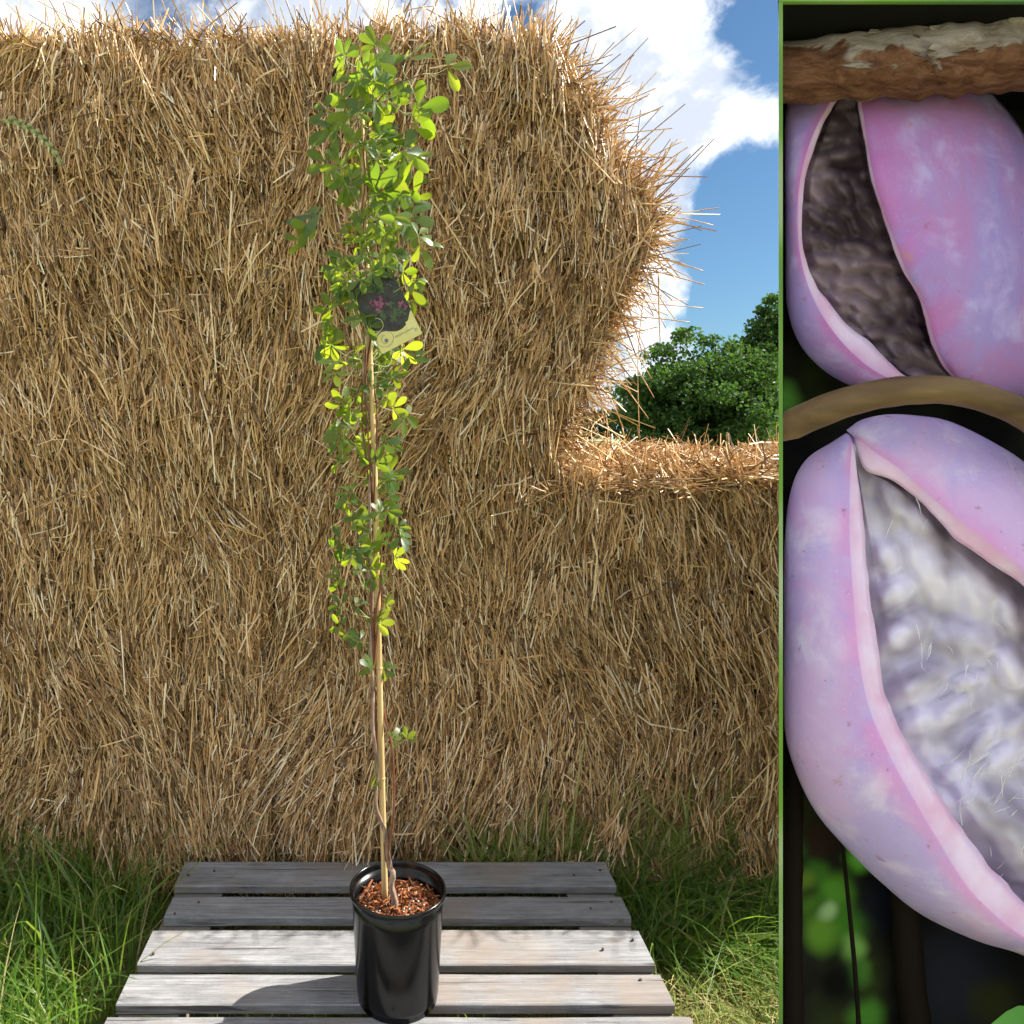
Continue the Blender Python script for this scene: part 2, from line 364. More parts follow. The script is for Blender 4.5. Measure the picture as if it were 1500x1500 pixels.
# ------------------------------------------------------------------ pallet
PZ = .145; H = CAMZ-PZ
def dist(py): return float(atg(PX, py, PZ)[1])
def m_wood(name, ramp_, warm):
    T = mat(name, .8, .2); tc = T.node('ShaderNodeTexCoord').outputs['Object']; oi = T.node('ShaderNodeObjectInfo').outputs['Random']
    off_ = T.node('ShaderNodeCombineXYZ', ins={0: T.math('MULTIPLY', oi, 37), 1: T.math('MULTIPLY', oi, 91), 2: oi}).outputs[0]
    v = T.node('ShaderNodeVectorMath', operation='ADD', ins={0: tc, 1: off_}).outputs[0]
    grain = T.noise(T.mapping(v, sc=(5, 160, 90)), 1, 6, .65, .6)
    fine = T.noise(T.mapping(v, sc=(30, 420, 300)), 1, 3, .7)
    blot = T.noise(T.mapping(v, sc=(1, 2.4, 1)), 7.5, 6, .65, .5); saw = T.noise(T.mapping(v, sc=(260, 22, 1)), 1, 2)
    c = T.ramp(T.math('ADD', T.math('ADD', T.math('MULTIPLY', grain, .46), T.math('MULTIPLY', fine, .22)), T.math('ADD', T.math('MULTIPLY', blot, .30), T.math('MULTIPLY', saw, .04))), ramp_)
    c = T.mix(T.math('MULTIPLY', T.rng(T.noise(T.mapping(v, loc=(5, 2, 1)), 3.5, 5), .48, .68), .7), c, warm)
    crack = T.rng(T.noise(T.mapping(v, sc=(2.2, 75, 30), loc=(3, 1, 0)), 1, 3, .5, .3), .64, .70)
    c = T.mix(T.math('MULTIPLY', crack, .8), c, (.06, .05, .045))
    # knots
    vo = T.node('ShaderNodeTexVoronoi', ins={'Vector': T.mapping(v, sc=(3.2, 9, 0.0)), 'Scale': 1.0}).outputs['Distance']
    c = T.mix(T.rng(vo, .05, .11, .55, 0.0), c, (.13, .09, .06))
    setc(T, c); bump(T, T.math('ADD', grain, T.math('MULTIPLY', crack, -1.2)), .5, .004)
    return T.m
M_plank = m_wood('weathered_plank', [(.36, (.058, .058, .061)), (.44, (.165, .165, .171)), (.54, (.25, .25, .257)), (.66, (.375, .375, .38))], (.245, .20, .165))
M_bearer = m_wood('bearer_wood', [(.3, (.10, .09, .08)), (.7, (.24, .22, .19))], (.2, .16, .12))
M_nail = mat('rusty_nail', .7, .3); setc(M_nail, (.09, .05, .035)); M_nail = M_nail.m
pal = empty('wooden_pallet', (-.0, 1.6, 0)); off = np.array(pal.location)
tag(pal, 'weathered grey wooden pallet lying in the grass in front of the bales', 'pallet')
TH = .021
rows = [(1262, 1298, (272, 258), (884, 902)), (1314, 1345, (254, 237), (906, 925)), (1361, 1412, (226, 201), (933, 961)), (1427, 1472, (190, 173), (968, 990)), (1489, 1545, (160, 128), (1008, 1040))]
ranges = []
for py0, py1, xl, xr in rows:
    yb, yf = dist(py0), dist(py1); ym = (yb+yf)/2
    xa = (atg(xl[0], py0, PZ)[0]+atg(xl[1], py1, PZ)[0])/2; xb = (atg(xr[0], py0, PZ)[0]+atg(xr[1], py1, PZ)[0])/2
    ranges.append((yb, yf, xa, xb))
yf = ranges[-1][1]
ranges += [(yf-.045, yf-.15, -.595, .60), (yf-.19, yf-.29, -.60, .595)]
def plank_mesh(xa, xb, yb, yf, z0, z1, seed):
    n = 26; rn = random.Random(seed)
    xs = np.linspace(xa, xb, n); V = []; F = []
    for i, x in enumerate(xs):
        j = lambda s: (mnoise.noise(Vector((x*6, s*9.1, seed*3.3)))*.0022)
        endj = rn.uniform(-.003, .003) if i in (0, n-1) else 0
        bv = .0025
        sec = [(yf+j(1), z0), (yf+j(1), z1-bv+j(2)*.4), (yf+bv+j(1)*1.2, z1+j(2)*.5), ((yf+yb)/2, z1+j(3)*.5), (yb-bv+j(4), z1+j(5)*.5), (yb+j(4), z1-bv), (yb+j(4), z0)]
        for (y, z) in sec: V.append((x+endj, y, z))
    m_ = 7
    for i in range(n-1):
        for k in range(m_):
            k2 = (k+1) % m_; F.append((i*m_+k, i*m_+k2, (i+1)*m_+k2, (i+1)*m_+k))
    F.append(tuple(range(m_))[::-1]); F.append(tuple((n-1)*m_+k for k in range(m_)))
    me = bpy.data.meshes.new('plank'); me.from_pydata([(a-off[0], b_-off[1], c) for a, b_, c in V], [], F); me.update()
    bm = bmesh.new(); bm.from_mesh(me); bmesh.ops.recalc_face_normals(bm, faces=bm.faces); bm.to_mesh(me); bm.free()
    return me
bear = [(-.52, .13), (0.02, .12), (.55, .13)]
planks = []
for k, (yb, yf, xa, xb) in enumerate(ranges):
    me = plank_mesh(xa, xb, yb, yf, PZ-TH, PZ+random.uniform(-.002, .002), k+1); me.materials.append(M_plank)
    p = link(bpy.data.objects.new('plank', me), pal); planks.append(p)
    for bx, bw in bear:
        for s in (-1, 1):
            if random.random() < .12: continue
            bm = bmesh.new(); bmesh.ops.create_cone(bm, segments=8, radius1=.0035, radius2=.003, depth=.004, cap_ends=True)
            nx_ = bx+s*random.uniform(.015, .045); ny_ = (yb+yf)/2+s*random.uniform(.008, .03)
            bmesh.ops.translate(bm, vec=(nx_-off[0], ny_-off[1], PZ+.0022), verts=bm.verts); mesh_bm('nail', bm, M_nail, p)
ylo, yhi = ranges[-1][1], ranges[0][0]
for bx, bw in bear:
    bm = bmesh.new(); bevel_box(bm, bw, yhi-ylo-.012, .019, (bx-off[0], (ylo+yhi)/2-off[1], PZ-TH-.0125), .002); mesh_bm('bearer', bm, M_bearer, pal)
    for yy_ in (ylo+.07, (ylo+yhi)/2, yhi-.07):
        bm = bmesh.new(); bevel_box(bm, bw-.01, .11, .078, (bx-off[0], yy_-off[1], PZ-TH-.0235-.039), .004); mesh_bm('block', bm, M_bearer, pal)
    bm = bmesh.new(); bevel_box(bm, bw, yhi-ylo, .024, (bx-off[0], (ylo+yhi)/2-off[1], .0105), .002); mesh_bm('bottom_board', bm, M_bearer, pal)

# ------------------------------------------------------------------ pot with bark compost
M_pot = mat('black_plastic', .2, .4); g = M_pot.node('ShaderNodeTexCoord').outputs['Object']
setc(M_pot, M_pot.mix(M_pot.rng(M_pot.noise(g, 60, 6), .62, .72), (.003, .003, .0035), (.009, .009, .0085)))
r_ = M_pot.node('ShaderNodeMapRange', ins={0: M_pot.noise(M_pot.mapping(g, sc=(1, 1, .25)), 22, 5), 3: .12, 4: .3}); M_pot.l.new(r_.outputs[0], M_pot.b.inputs['Roughness'])
bump(M_pot, M_pot.noise(g, 12, 3), .15, .004); M_pot = M_pot.m
PC = np.array([atg(583, 1500, PZ)[0], 1.570, PZ+.001])
pot = empty('plant_pot', PC); tag(pot, 'glossy black plastic plant pot standing on the pallet', 'plant pot')
def lathe(name, prof_, m, parent, seg=72, mod=None):
    V = []; F = []; n = len(prof_)
    for i, (r, z) in enumerate(prof_):
        for k in range(seg):
            a = 2*math.pi*k/seg; rr, z2 = (r, z) if mod is None else mod(r, z, a)
            V.append((rr*math.cos(a), rr*math.sin(a), z2))
    F = [(i*seg+k, i*seg+(k+1) % seg, (i+1)*seg+(k+1) % seg, (i+1)*seg+k) for i in range(n-1) for k in range(seg)]
    me = bpy.data.meshes.new(name); me.from_pydata(V, [], F); me.update(); me.polygons.foreach_set('use_smooth', np.ones(len(F), bool)); me.materials.append(m)
    return link(bpy.data.objects.new(name, me), parent)
HP = .252
def notch(r, z, a):
    if z < .016 and (math.cos(a*4+math.pi) > .93): return r, max(z, .012)
    return r, z
lathe('pot_wall', [(.001, .013), (.082, .013), (.0845, .0), (.0868, .0), (.0870, .012), (.0888, .0135), (.0895, .02), (.0922, .08), (.0952, .15), (.0978, .21), (.0988, .237), (.0965, .238), (.0945, .20), (.0935, .17)], M_pot, pot, 96)
lathe('rim', [(.0987, .2395), (.1030, .2400), (.1045, .2425), (.1048, .2465), (.1040, .2505), (.1018, .2522), (.0998, .2505), (.0985, .246), (.0966, .2375)], M_pot, pot, 96)
T = mat('compost', .95, .1); g = T.node('ShaderNodeTexCoord').outputs['Object']
setc(T, T.ramp(T.noise(g, 160, 5), [(.35, (.018, .009, .006)), (.65, (.11, .042, .018))])); bump(T, T.noise(g, 120, 4), 1, .006); M_comp = T.m
SOIL = .208
def soilm(r, z, a): return r, z+.006*mnoise.noise(Vector((r*40*math.cos(a), r*40*math.sin(a), 2.2)))
lathe('compost', [(.0005, SOIL+.003), (.02, SOIL+.002), (.045, SOIL), (.07, SOIL), (.088, SOIL), (.0955, SOIL-.002)], M_comp, pot, 40, soilm)
M_bark = m_island('bark_chip', [(0, (.05, .017, .008)), (.35, (.16, .05, .018)), (.7, (.30, .105, .035)), (.93, (.42, .17, .06)), (1, (.55, .24, .06))], .75, .25)
M_perl = m_island('perlite', [(0, (.6, .58, .55)), (1, (.8, .79, .77))], .8, .2)
n = 1500; rr = .085*np.sqrt(rng.random(n)); aa = rng.uniform(0, 6.28, n)
P = np.stack([rr*np.cos(aa), rr*np.sin(aa), SOIL+.003+rng.exponential(.003, n)], 1); d = unit(np.stack([rng.normal(0, 1, n), rng.normal(0, 1, n), rng.normal(0, .3, n)], 1)); L = rng.lognormal(math.log(.012), .4, n)[:, None]
tag(prisms('bark_chips', P-d*L/2, P+rng.normal(0, .06, (n, 3))*L, P+d*L/2, rng.uniform(.0018, .0055, n), M_bark, pot, 4, .7, .5), kind='stuff')
n = 130; rr = .086*np.sqrt(rng.random(n)); aa = rng.uniform(0, 6.28, n)
P = np.stack([rr*np.cos(aa), rr*np.sin(aa), SOIL+.006+rng.random(n)*.003], 1); d = unit(rng.normal(0, 1, (n, 3)))
tag(prisms('perlite', P-d*.0014, P, P+d*.0014, rng.uniform(.002, .0045, n), M_perl, pot, 5, .6), kind='stuff')

# ------------------------------------------------------------------ bamboo cane and climbing plant
YP = 1.583
CX = np.array([(1318, 564), (1300, 563.5), (1000, 556), (690, 549), (500, 541), (300, 534), (120, 528)][::-1], float)
def cane_px(py): return np.interp(py, CX[:, 0], CX[:, 1])
T = mat('bamboo', .5, .35); g = T.node('ShaderNodeTexCoord').outputs['Object']
setc(T, T.ramp(T.noise(T.mapping(g, sc=(300, 300, 8)), 1, 5), [(.3, (.40, .26, .11)), (.6, (.62, .44, .21)), (.8, (.70, .55, .30))])); M_cane = T.m
pys = np.linspace(1322, 130, 60); cp = np.array([at(cane_px(p), p, YP) for p in pys]); cbase = cp[0].copy()
cane = empty('bamboo_cane', cbase); tag(cane, 'straight pale bamboo cane stuck in the pot, supporting the climbing plant', 'cane')
tube('shaft', cp-cbase, np.linspace(.0068, .0048, 60), M_cane, cane, sides=14)
for k in (9, 17, 25, 32, 39, 46, 53):
    i0 = cp[k]-cbase; dd = unit(cp[k+1]-cp[k]); tube('node_ring', [i0-dd*.003, i0-dd*.001, i0+dd*.001, i0+dd*.003], np.array([.0, .0012, .0012, .0])+np.linspace(.0068, .0048, 60)[k]*.98, M_cane, cane, sides=14, cap=False)
T = mat('old_stem', .75, .25); g = T.node('ShaderNodeTexCoord').outputs['Object']
setc(T, T.ramp(T.noise(T.mapping(g, sc=(150, 150, 40)), 1, 5), [(.3, (.12, .075, .05)), (.55, (.28, .19, .14)), (.75, (.45, .36, .30))])); bump(T, T.noise(g, 220, 4), .5, .002); M_old = T.m
T = mat('red_stem', .45, .4); g = T.node('ShaderNodeTexCoord').outputs['Object']
setc(T, T.ramp(T.noise(T.mapping(g, sc=(120, 120, 14)), 1, 4), [(.3, (.07, .022, .012)), (.7, (.24, .085, .04))])); M_red = T.m
T = mat('green_shoot', .5, .4); g = T.node('ShaderNodeTexCoord').outputs['Object']
setc(T, T.ramp(T.noise(g, 9, 2), [(.3, (.16, .24, .06)), (.7, (.34, .36, .14))])); M_shoot = T.m
sb = at(579, 1326, YP-.02); sb[2] = PC[2]+SOIL-.004
vine = empty('climbing_plant', sb)
tag(vine, 'tall climbing plant with five-fingered green leaves twining up the cane', 'climbing plant')
def vp(pts, dy=0.0, n=60): return spline(np.array([at(x, y, YP+(q[0] if q else dy)) for x, y, *q in pts]), n)
s1 = vp([(579, 1332, -.028), (577, 1312, -.024), (573, 1296, -.02), (576, 1280, -.018), (570, 1270, -.014), (568, 1250, -.014), (565, 1222, -.014), (553, 1190, -.014), (550, 1170, -.014), (553, 1120, -.014), (549, 1090, -.013), (546, 1060, -.012), (546, 1000, -.012), (543, 940, -.013), (545, 880, .008), (543, 800, -.012), (541, 720, -.014), (546, 640, .01), (533, 560, -.012), (535, 480, -.013), (538, 400, .012), (526, 320, -.012), (530, 240, .01), (524, 170, -.01), (520, 120, -.01)], n=150)
s1[0][2] = PC[2]+SOIL-.006
tube('stem', s1-sb, np.interp(np.arange(150), [0, 8, 16, 40, 149], [.0075, .0055, .004, .0034, .0022]), M_old, vine, 10, .25)
s2 = vp([(568, 1270, -.016), (570, 1240, -.016), (576, 1200, -.012), (577, 1150, -.01), (574, 1095, -.008), (565, 1055, .0), (557, 1010, .012), (548, 960, .004), (550, 900, -.012), (558, 850, -.013), (556, 780, .006), (545, 720, -.01), (540, 650, -.016), (535, 560, .0), (545, 470, -.012), (535, 380, -.014), (540, 300, .008), (533, 220, -.012), (545, 150, -.02), (556, 100, -.02), (548, 66, -.02)], n=130)
tube('stem', s2-sb, np.linspace(.0026, .0014, 130), M_red, vine, 8, .1)
s3 = vp([(566, 1262, -.014), (560, 1200, .004), (553, 1100, .008), (548, 1000, -.006), (546, 930, -.014), (541, 840, .004), (547, 760, .012), (538, 690, .0), (530, 600, -.012), (536, 520, -.016), (530, 430, .0), (525, 350, -.01), (535, 260, -.014), (525, 180, .0), (512, 120, -.01), (508, 90, -.01)], n=130)
tube('stem', s3-sb, np.linspace(.0028, .0013, 130), M_red, vine, 8, .1)
s4 = vp([(548, 980, -.014), (552, 930, -.014), (560, 870, -.008), (553, 790, .01), (548, 740, -.012), (552, 600, -.005), (540, 520, .012), (548, 420, -.006), (532, 330, -.014), (545, 250, -.02), (540, 180, -.02), (570, 130, -.02), (622, 108, -.015)], n=110)
tube('stem', s4-sb, np.linspace(.002, .0011, 110), M_red, vine, 7, .1)
s5 = vp([(576, 1282, -.018), (574, 1268, -.018), (570, 1250, -.016), (569, 1245, -.016)], n=12); tube('stem', s5-sb, np.linspace(.0016, .0009, 12), M_old, vine, 6)
ALLST = np.vstack([s1[30:], s2[20:], s3[20:], s4])
# leaf material
T = mat('leaf', .42, .45)
oi = T.node('ShaderNodeObjectInfo').outputs['Random']; gi = T.node('ShaderNodeNewGeometry').outputs['Random Per Island']
mixr = T.math('ADD', T.math('MULTIPLY', oi, .7), T.math('MULTIPLY', gi, .3))
setc(T, T.ramp(mixr, [(0, (.028, .070, .024)), (.5, (.055, .115, .03)), (1, (.11, .18, .038))]))
tr = T.node('ShaderNodeBsdfTranslucent'); T.l.new(T.ramp(mixr, [(0, (.24, .40, .02)), (.5, (.46, .60, .02)), (1, (.68, .76, .04))]), tr.inputs[0])
mx = T.node('ShaderNodeMixShader', ins={0: .5}); T.l.new(T.b.outputs[0], mx.inputs[1]); T.l.new(tr.outputs[0], mx.inputs[2]); T.l.new(mx.outputs[0], T.out.inputs[0])
M_leaf = T.m
LS = [(0, .06), (.12, .30), (.3, .66), (.5, .93), (.68, 1.0), (.84, .80), (.95, .44), (1.0, .12)]
def leaflet(V, F, o, d, nrm, L, wr, curl, fold):
    s = np.cross(d, nrm); s /= np.linalg.norm(s); b0 = len(V)
    for (t, hw) in LS:
        c = o+d*L*t - nrm*curl*L*t*t
        if t == 1.0: c = c-d*L*.02
        for k in (-1, -.5, 0, .5, 1):
            V.append(c+s*k*hw*L*wr*.5+nrm*(abs(k)*fold*hw*L*wr*.5))
    for i in range(len(LS)-1):
        for k in range(4): a = b0+i*5+k; F.append((a, a+1, a+6, a+5))
def make_leaf(c, L, nrm, updir, attach, nl=5, spread=1.0, young=False):
    """compound leaf: centre c, leaflet length L, facing nrm, petiole back to attach"""
    nrm = unit(nrm); u = updir-nrm*np.dot(updir, nrm); u = unit(u); s = np.cross(u, nrm)
    V = []; F = []
    angs = {5: (-1.75, -.85, 0, .85, 1.75), 3: (-1.15, 0, 1.15), 4: (-1.6, -.55, .55, 1.6)}[nl]
    for a in angs:
        a = a*spread+random.gauss(0, .12); d = unit(u*math.cos(a)+s*math.sin(a)-nrm*random.uniform(-.1, .45))
        nn = unit(nrm+rng.normal(0, .22, 3)); nn = unit(nn-d*np.dot(nn, d))
        Li = L*random.uniform(.8, 1.08)*(1.0 if abs(a) < 1.2 else .84)
        o = c+d*Li*.13
        leaflet(V, F, o, d, nn, Li, random.uniform(.40, .54), random.uniform(-.05, .35), random.uniform(-.05, .28))
        # short stalk of the leaflet
        b0 = len(V); w_ = np.cross(d, nn)*.0007
        V += [c-w_, c+w_, o+d*Li*.03+w_, o+d*Li*.03-w_]; F.append((b0, b0+1, b0+2, b0+3))
    nv = len(V); me = bpy.data.meshes.new('leaf'); c0 = Vector(c)
    me.from_pydata([tuple(np.asarray(v)-sb) for v in V], [], F); me.update(); me.polygons.foreach_set('use_smooth', np.ones(len(me.polygons), bool)); me.materials.append(M_leaf)
    lf = link(bpy.data.objects.new('leaf', me), vine)
    dl = np.linalg.norm(attach-c)
    if dl > .006:
        mid = (c+attach)/2+np.array([0, 0, -.12*dl])+rng.normal(0, .06*dl, 3)
        tube('petiole', spline(np.array([attach, mid, c]), 9)-sb, np.linspace(.0011, .0007, 9), M_shoot, lf, sides=5, cap=False)
    return lf
def nearest(p, drop=.03):
    dd = ALLST-(p-np.array([0, 0, drop])); return ALLST[np.argmin((dd**2).sum(1))]
leaf_list = []
# hand-placed leaves that stand out in the photograph: px, py, leaflet length px, up-angle (deg, 0 = up), facing tilt, leaflets
for (px, py, Lp, ang, nl) in [(655, 100, 36, 80, 3), (595, 88, 42, 40, 3), (552, 68, 28, -10, 5), (505, 82, 26, -20, 4), (560, 90, 30, 120, 3), (520, 115, 34, 200, 3), (520, 160, 46, -60, 3), (490, 190, 40, -120, 3), (478, 162, 26, -60, 3), (495, 178, 32, 180, 3), (612, 158, 42, 80, 3), (606, 185, 30, 100, 4), (590, 222, 40, 130, 5), (608, 230, 34, 150, 4),
        (560, 205, 30, 160, 3), (480, 240, 32, -90, 4), (500, 245, 30, 200, 4), (505, 268, 28, 190, 5), (548, 280, 36, 60, 5), (575, 275, 34, 100, 4), (606, 290, 34, 10, 3), (600, 318, 40, 95, 5), (615, 358, 40, 120, 4), (612, 345, 32, 20, 4), (470, 312, 46, -85, 3), (452, 330, 36, 200, 3), (440, 352, 30, -80, 3), (505, 378, 36, 10, 4), (494, 392, 28, -80, 3), (530, 370, 30, 120, 4),
        (478, 498, 38, -90, 5), (470, 495, 30, 100, 4), (500, 446, 30, -10, 4), (487, 452, 28, -80, 3), (590, 398, 32, 90, 4), (600, 424, 30, 100, 4), (603, 440, 28, 130, 4), (588, 512, 38, 100, 5), (600, 522, 30, 120, 4), (492, 530, 34, -60, 5), (488, 545, 28, 200, 4), (545, 575, 34, 40, 5), (562, 580, 30, 80, 5), (505, 594, 34, -90, 5), (530, 605, 30, 200, 5), (575, 598, 28, 60, 5), (592, 608, 34, 110, 4),
        (497, 636, 36, -100, 5), (520, 650, 28, 190, 4), (560, 650, 30, 90, 4), (572, 648, 24, 120, 3), (550, 678, 30, 20, 5), (496, 680, 26, -60, 5), (552, 703, 32, 0, 5), (568, 700, 26, 80, 4), (515, 720, 34, -90, 5), (508, 735, 26, 200, 4), (570, 728, 28, 100, 5), (566, 748, 28, 110, 5), (583, 772, 24, 60, 4), (586, 785, 28, 100, 5), (560, 790, 28, 140, 4), (500, 792, 38, -130, 4), (520, 800, 34, 130, 4), (512, 815, 28, 180, 4), (542, 832, 28, 30, 5), (578, 818, 32, 90, 5), (498, 846, 26, -110, 4), (545, 845, 22, 160, 3), (562, 843, 20, 90, 3),
        (500, 887, 26, -80, 4), (520, 885, 20, 60, 3), (565, 885, 22, 70, 4), (552, 912, 34, 10, 5), (500, 918, 26, -80, 4), (528, 936, 26, -60, 5), (545, 978, 26, -40, 5), (562, 980, 24, 80, 5), (575, 1082, 20, 60, 4), (596, 1082, 20, 20, 4), (545, 1152, 18, -50, 4), (556, 1160, 18, 60, 4)]:
    leaf_list.append((px, py, Lp, ang, nl, random.uniform(-.05, .02)))
DENSE = [(75, 125, 505, 600, 9), (125, 200, 490, 610, 18), (200, 260, 485, 595, 15), (260, 330, 488, 600, 18), (330, 400, 495, 605, 16), (400, 470, 490, 600, 15), (470, 530, 480, 600, 13), (530, 620, 492, 592, 11), (620, 700, 500, 580, 7), (700, 780, 512, 586, 6), (780, 850, 515, 580, 4)]
for (y0_, y1_, xa, xb, cnt) in DENSE:
    for _ in range(cnt):
        px = random.gauss((xa+xb)/2, (xb-xa)/4.0); px = min(max(px, xa), xb); py = random.uniform(y0_, y1_)
        if 525 < px < 610 and 400 < py < 500 and random.random() < .8: continue
        ang = math.degrees(math.atan2(px-cane_px(py), 40))*1.3+random.gauss(0, 45)
        leaf_list.append((px, py, random.uniform(19, 34), ang, 5 if random.random() < .75 else 4, random.uniform(-.07, .09)))
for (px, py, Lp, ang, nl, dy) in leaf_list:
    lab_zone = 525 < px < 612 and 392 < py < 512
    if lab_zone: dy = abs(dy)+.02
    c = at(px, py, YP+dy); L = Lp*(.92 if py < 330 else .80)/FPX*1.66
    a = R(ang); updir = np.array([math.sin(a), random.gauss(-.1, .3), math.cos(a)])
    if random.random() < .5: nrm = np.array([random.gauss(-.35, .45), -.9, random.gauss(.5, .45)])
    else: nrm = np.array([random.gauss(.25, .5), -.75, random.gauss(.1, .5)])
    make_leaf(c, L, nrm, updir, nearest(c), nl)
# leaves hanging in front of the picture label
for (px, py, Lp, ang, nl) in ((528, 408, 26, 200, 4), (545, 398, 24, 150, 5), (566, 388, 24, 120, 4), (530, 466, 24, -30, 5), (538, 478, 24, 60, 4), (522, 438, 20, -90, 4), (606, 410, 24, 100, 4)):
    c = at(px, py, YP-.075); a = R(ang)
    make_leaf(c, Lp*.9/FPX*1.6, np.array([random.gauss(-.2, .3), -.9, random.gauss(.4, .3)]), np.array([math.sin(a), -.1, math.cos(a)]), nearest(c), nl)
# a few free tendrils
for pts in ([(570, 150), (600, 170), (628, 165)], [(505, 120), (512, 90), (506, 70)], [(560, 110), (575, 90), (586, 70), (560, 62)], [(612, 160), (625, 130), (626, 108)], [(480, 300), (455, 325), (470, 300)]):
    tube('tendril', spline(np.array([at(x, y, YP-.02) for x, y in pts]), 14)-sb, np.linspace(.0012, .0006, 14), M_shoot, vine, sides=5)

# ------------------------------------------------------------------ picture label hanging on the plant
def simple(name, c, rough=.6, spec=.3):
    T = mat(name, rough, spec); setc(T, c); return T.m
T = mat('label_photo_print', .35, .4); g = T.node('ShaderNodeTexCoord').outputs['Object']
nz_ = T.noise(g, 75, 5, .6)
setc(T, T.ramp(nz_, [(.35, (.012, .010, .010)), (.5, (.03, .024, .022)), (.6, (.028, .038, .02)), (.72, (.055, .065, .04))])); M_lphoto = T.m
M_lyel = simple('label_yellow', (.62, .58, .22), .4); M_lblue = simple('label_blue', (.10, .10, .26), .5); M_ltext = simple('label_grey_text', (.22, .24, .22), .5)
M_lgreen = m_island('label_print_green', [(0, (.025, .05, .022)), (1, (.07, .11, .05))], .4); M_lpink = m_island('label_print_pink', [(0, (.07, .018, .045)), (.6, (.11, .03, .065)), (1, (.28, .10, .17))], .4)
lab_c = at(565, 455, YP-.055); lab = empty('plant_label', lab_c)
tag(lab, 'printed picture label with a pale yellow band hung among the leaves', 'plant label')
lab.rotation_euler = (R(90), R(-27), R(2))   # local x right, y up, z to the viewer
lw, lh = .0975, .156; lab.scale = (.92, .92, .92)
def flat(name, polys, m, z, parent, thick=None):
    bm = bmesh.new()
    for P_ in polys:
        vs_ = [bm.verts.new((x, y, z)) for x, y in P_]; f = bm.faces.new(vs_)
        if f.normal.z < 0: f.normal_flip()
    if thick:
        r = bmesh.ops.extrude_face_region(bm, geom=bm.faces[:]); bmesh.ops.translate(bm, vec=(0, 0, -thick), verts=[v for v in r['geom'] if isinstance(v, bmesh.types.BMVert)]); bmesh.ops.recalc_face_normals(bm, faces=bm.faces)
    return mesh_bm(name, bm, m, parent)
def rrect(w_, h_, r):
    o_ = []
    for cx, cy, a0 in ((w_/2-r, h_/2-r, 0), (-w_/2+r, h_/2-r, 90), (-w_/2+r, -h_/2+r, 180), (w_/2-r, -h_/2+r, 270)):
        for k in range(5): a = R(a0+k*22.5); o_.append((cx+r*math.cos(a), cy+r*math.sin(a)))
    return o_
card = flat('card', [rrect(lw, lh, .004)], M_lphoto, 0, lab, .0009)
bx_ = np.linspace(-lw/2, lw/2, 24)
wave = np.interp(bx_/lw+.5, [0, .15, .3, .5, .7, .85, 1], [-.034, -.031, -.037, -.050, -.049, -.040, -.018])
wave = np.convolve(np.r_[[wave[0]]*2, wave, [wave[-1]]*2], np.ones(5)/5, 'valid')
flat('yellow_band', [[(-lw/2+.0005, -lh/2+.003), (-lw/2+.003, -lh/2+.0005), (lw/2-.003, -lh/2+.0005), (lw/2-.0005, -lh/2+.003)]+[(x*.99, y) for x, y in zip(bx_[::-1], wave[::-1])]], M_lyel, .0004, lab)
def ring(cx, cy, rx, ry, t, a0=0, a1=360, t1=None):
    A_ = [R(a) for a in np.linspace(a0, a1, 40)]; out = []
    for i in range(39):
        ta = t if t1 is None else t+(t1-t)*math.sin(math.pi*i/39)
        out.append([(cx+(rx-ta)*math.cos(A_[i]), cy+(ry-ta)*math.sin(A_[i])), (cx+rx*math.cos(A_[i]), cy+ry*math.sin(A_[i])), (cx+rx*math.cos(A_[i+1]), cy+ry*math.sin(A_[i+1])), (cx+(rx-ta)*math.cos(A_[i+1]), cy+(ry-ta)*math.sin(A_[i+1]))])
    return out
ex, ey = -.028, -.052
flat('emblem_ring', ring(ex, ey, .0185, .0165, .0007), M_lblue, .0008, lab)
flat('emblem_arc', ring(ex, ey, .0195, .0180, .0003, 35, 165, .0022), M_lblue, .0010, lab)
flat('emblem_curl', ring(ex-.001, ey-.001, .0075, .009, .0007, 60, 290), M_lblue, .0012, lab)
st = []
for k in range(6):
    a = k*math.pi/3+.2; cx_, cy_ = ex+.001, ey-.004
    st.append([(cx_+.0008*math.cos(a-.9), cy_+.0008*math.sin(a-.9)), (cx_+.004*math.cos(a-.25), cy_+.004*math.sin(a-.25)), (cx_+.0052*math.cos(a), cy_+.0052*math.sin(a)), (cx_+.004*math.cos(a+.25), cy_+.004*math.sin(a+.25)), (cx_+.0008*math.cos(a+.9), cy_+.0008*math.sin(a+.9))])
flat('emblem_flower', st, M_lblue, .0014, lab)
flat('photo_circle', ring(-.031, -.018, .0145, .0145, .0011), M_lyel, .0006, lab)
def text(body, size, x, y, m, parent, z=.001, rz=0):
    cu = bpy.data.curves.new('lettering', 'FONT'); cu.body = body; cu.size = size; cu.shear = .25; cu.fill_mode = 'FRONT'
    t = bpy.data.objects.new('lettering', cu); COL.objects.link(t); bpy.context.view_layer.update()
    me = bpy.data.meshes.new_from_object(t.evaluated_get(bpy.context.evaluated_depsgraph_get())); bpy.data.objects.remove(t)
    me.materials.clear(); me.materials.append(m); me.name = 'lettering'
    o_ = link(bpy.data.objects.new('lettering', me), parent); o_.location = (x, y, z); o_.rotation_euler = (0, 0, rz); return o_
text('Akebia quinata', .0075, -.009, -.060, M_ltext, lab, .0009, 0)
flat('price_panel', [[(.026, -.066), (.045, -.066), (.045, -.040), (.026, -.040)]], simple('label_pale', (.66, .62, .28), .4), .0007, lab)
text('25', .0075, .035, -.0655, M_lblue, lab, .0011)
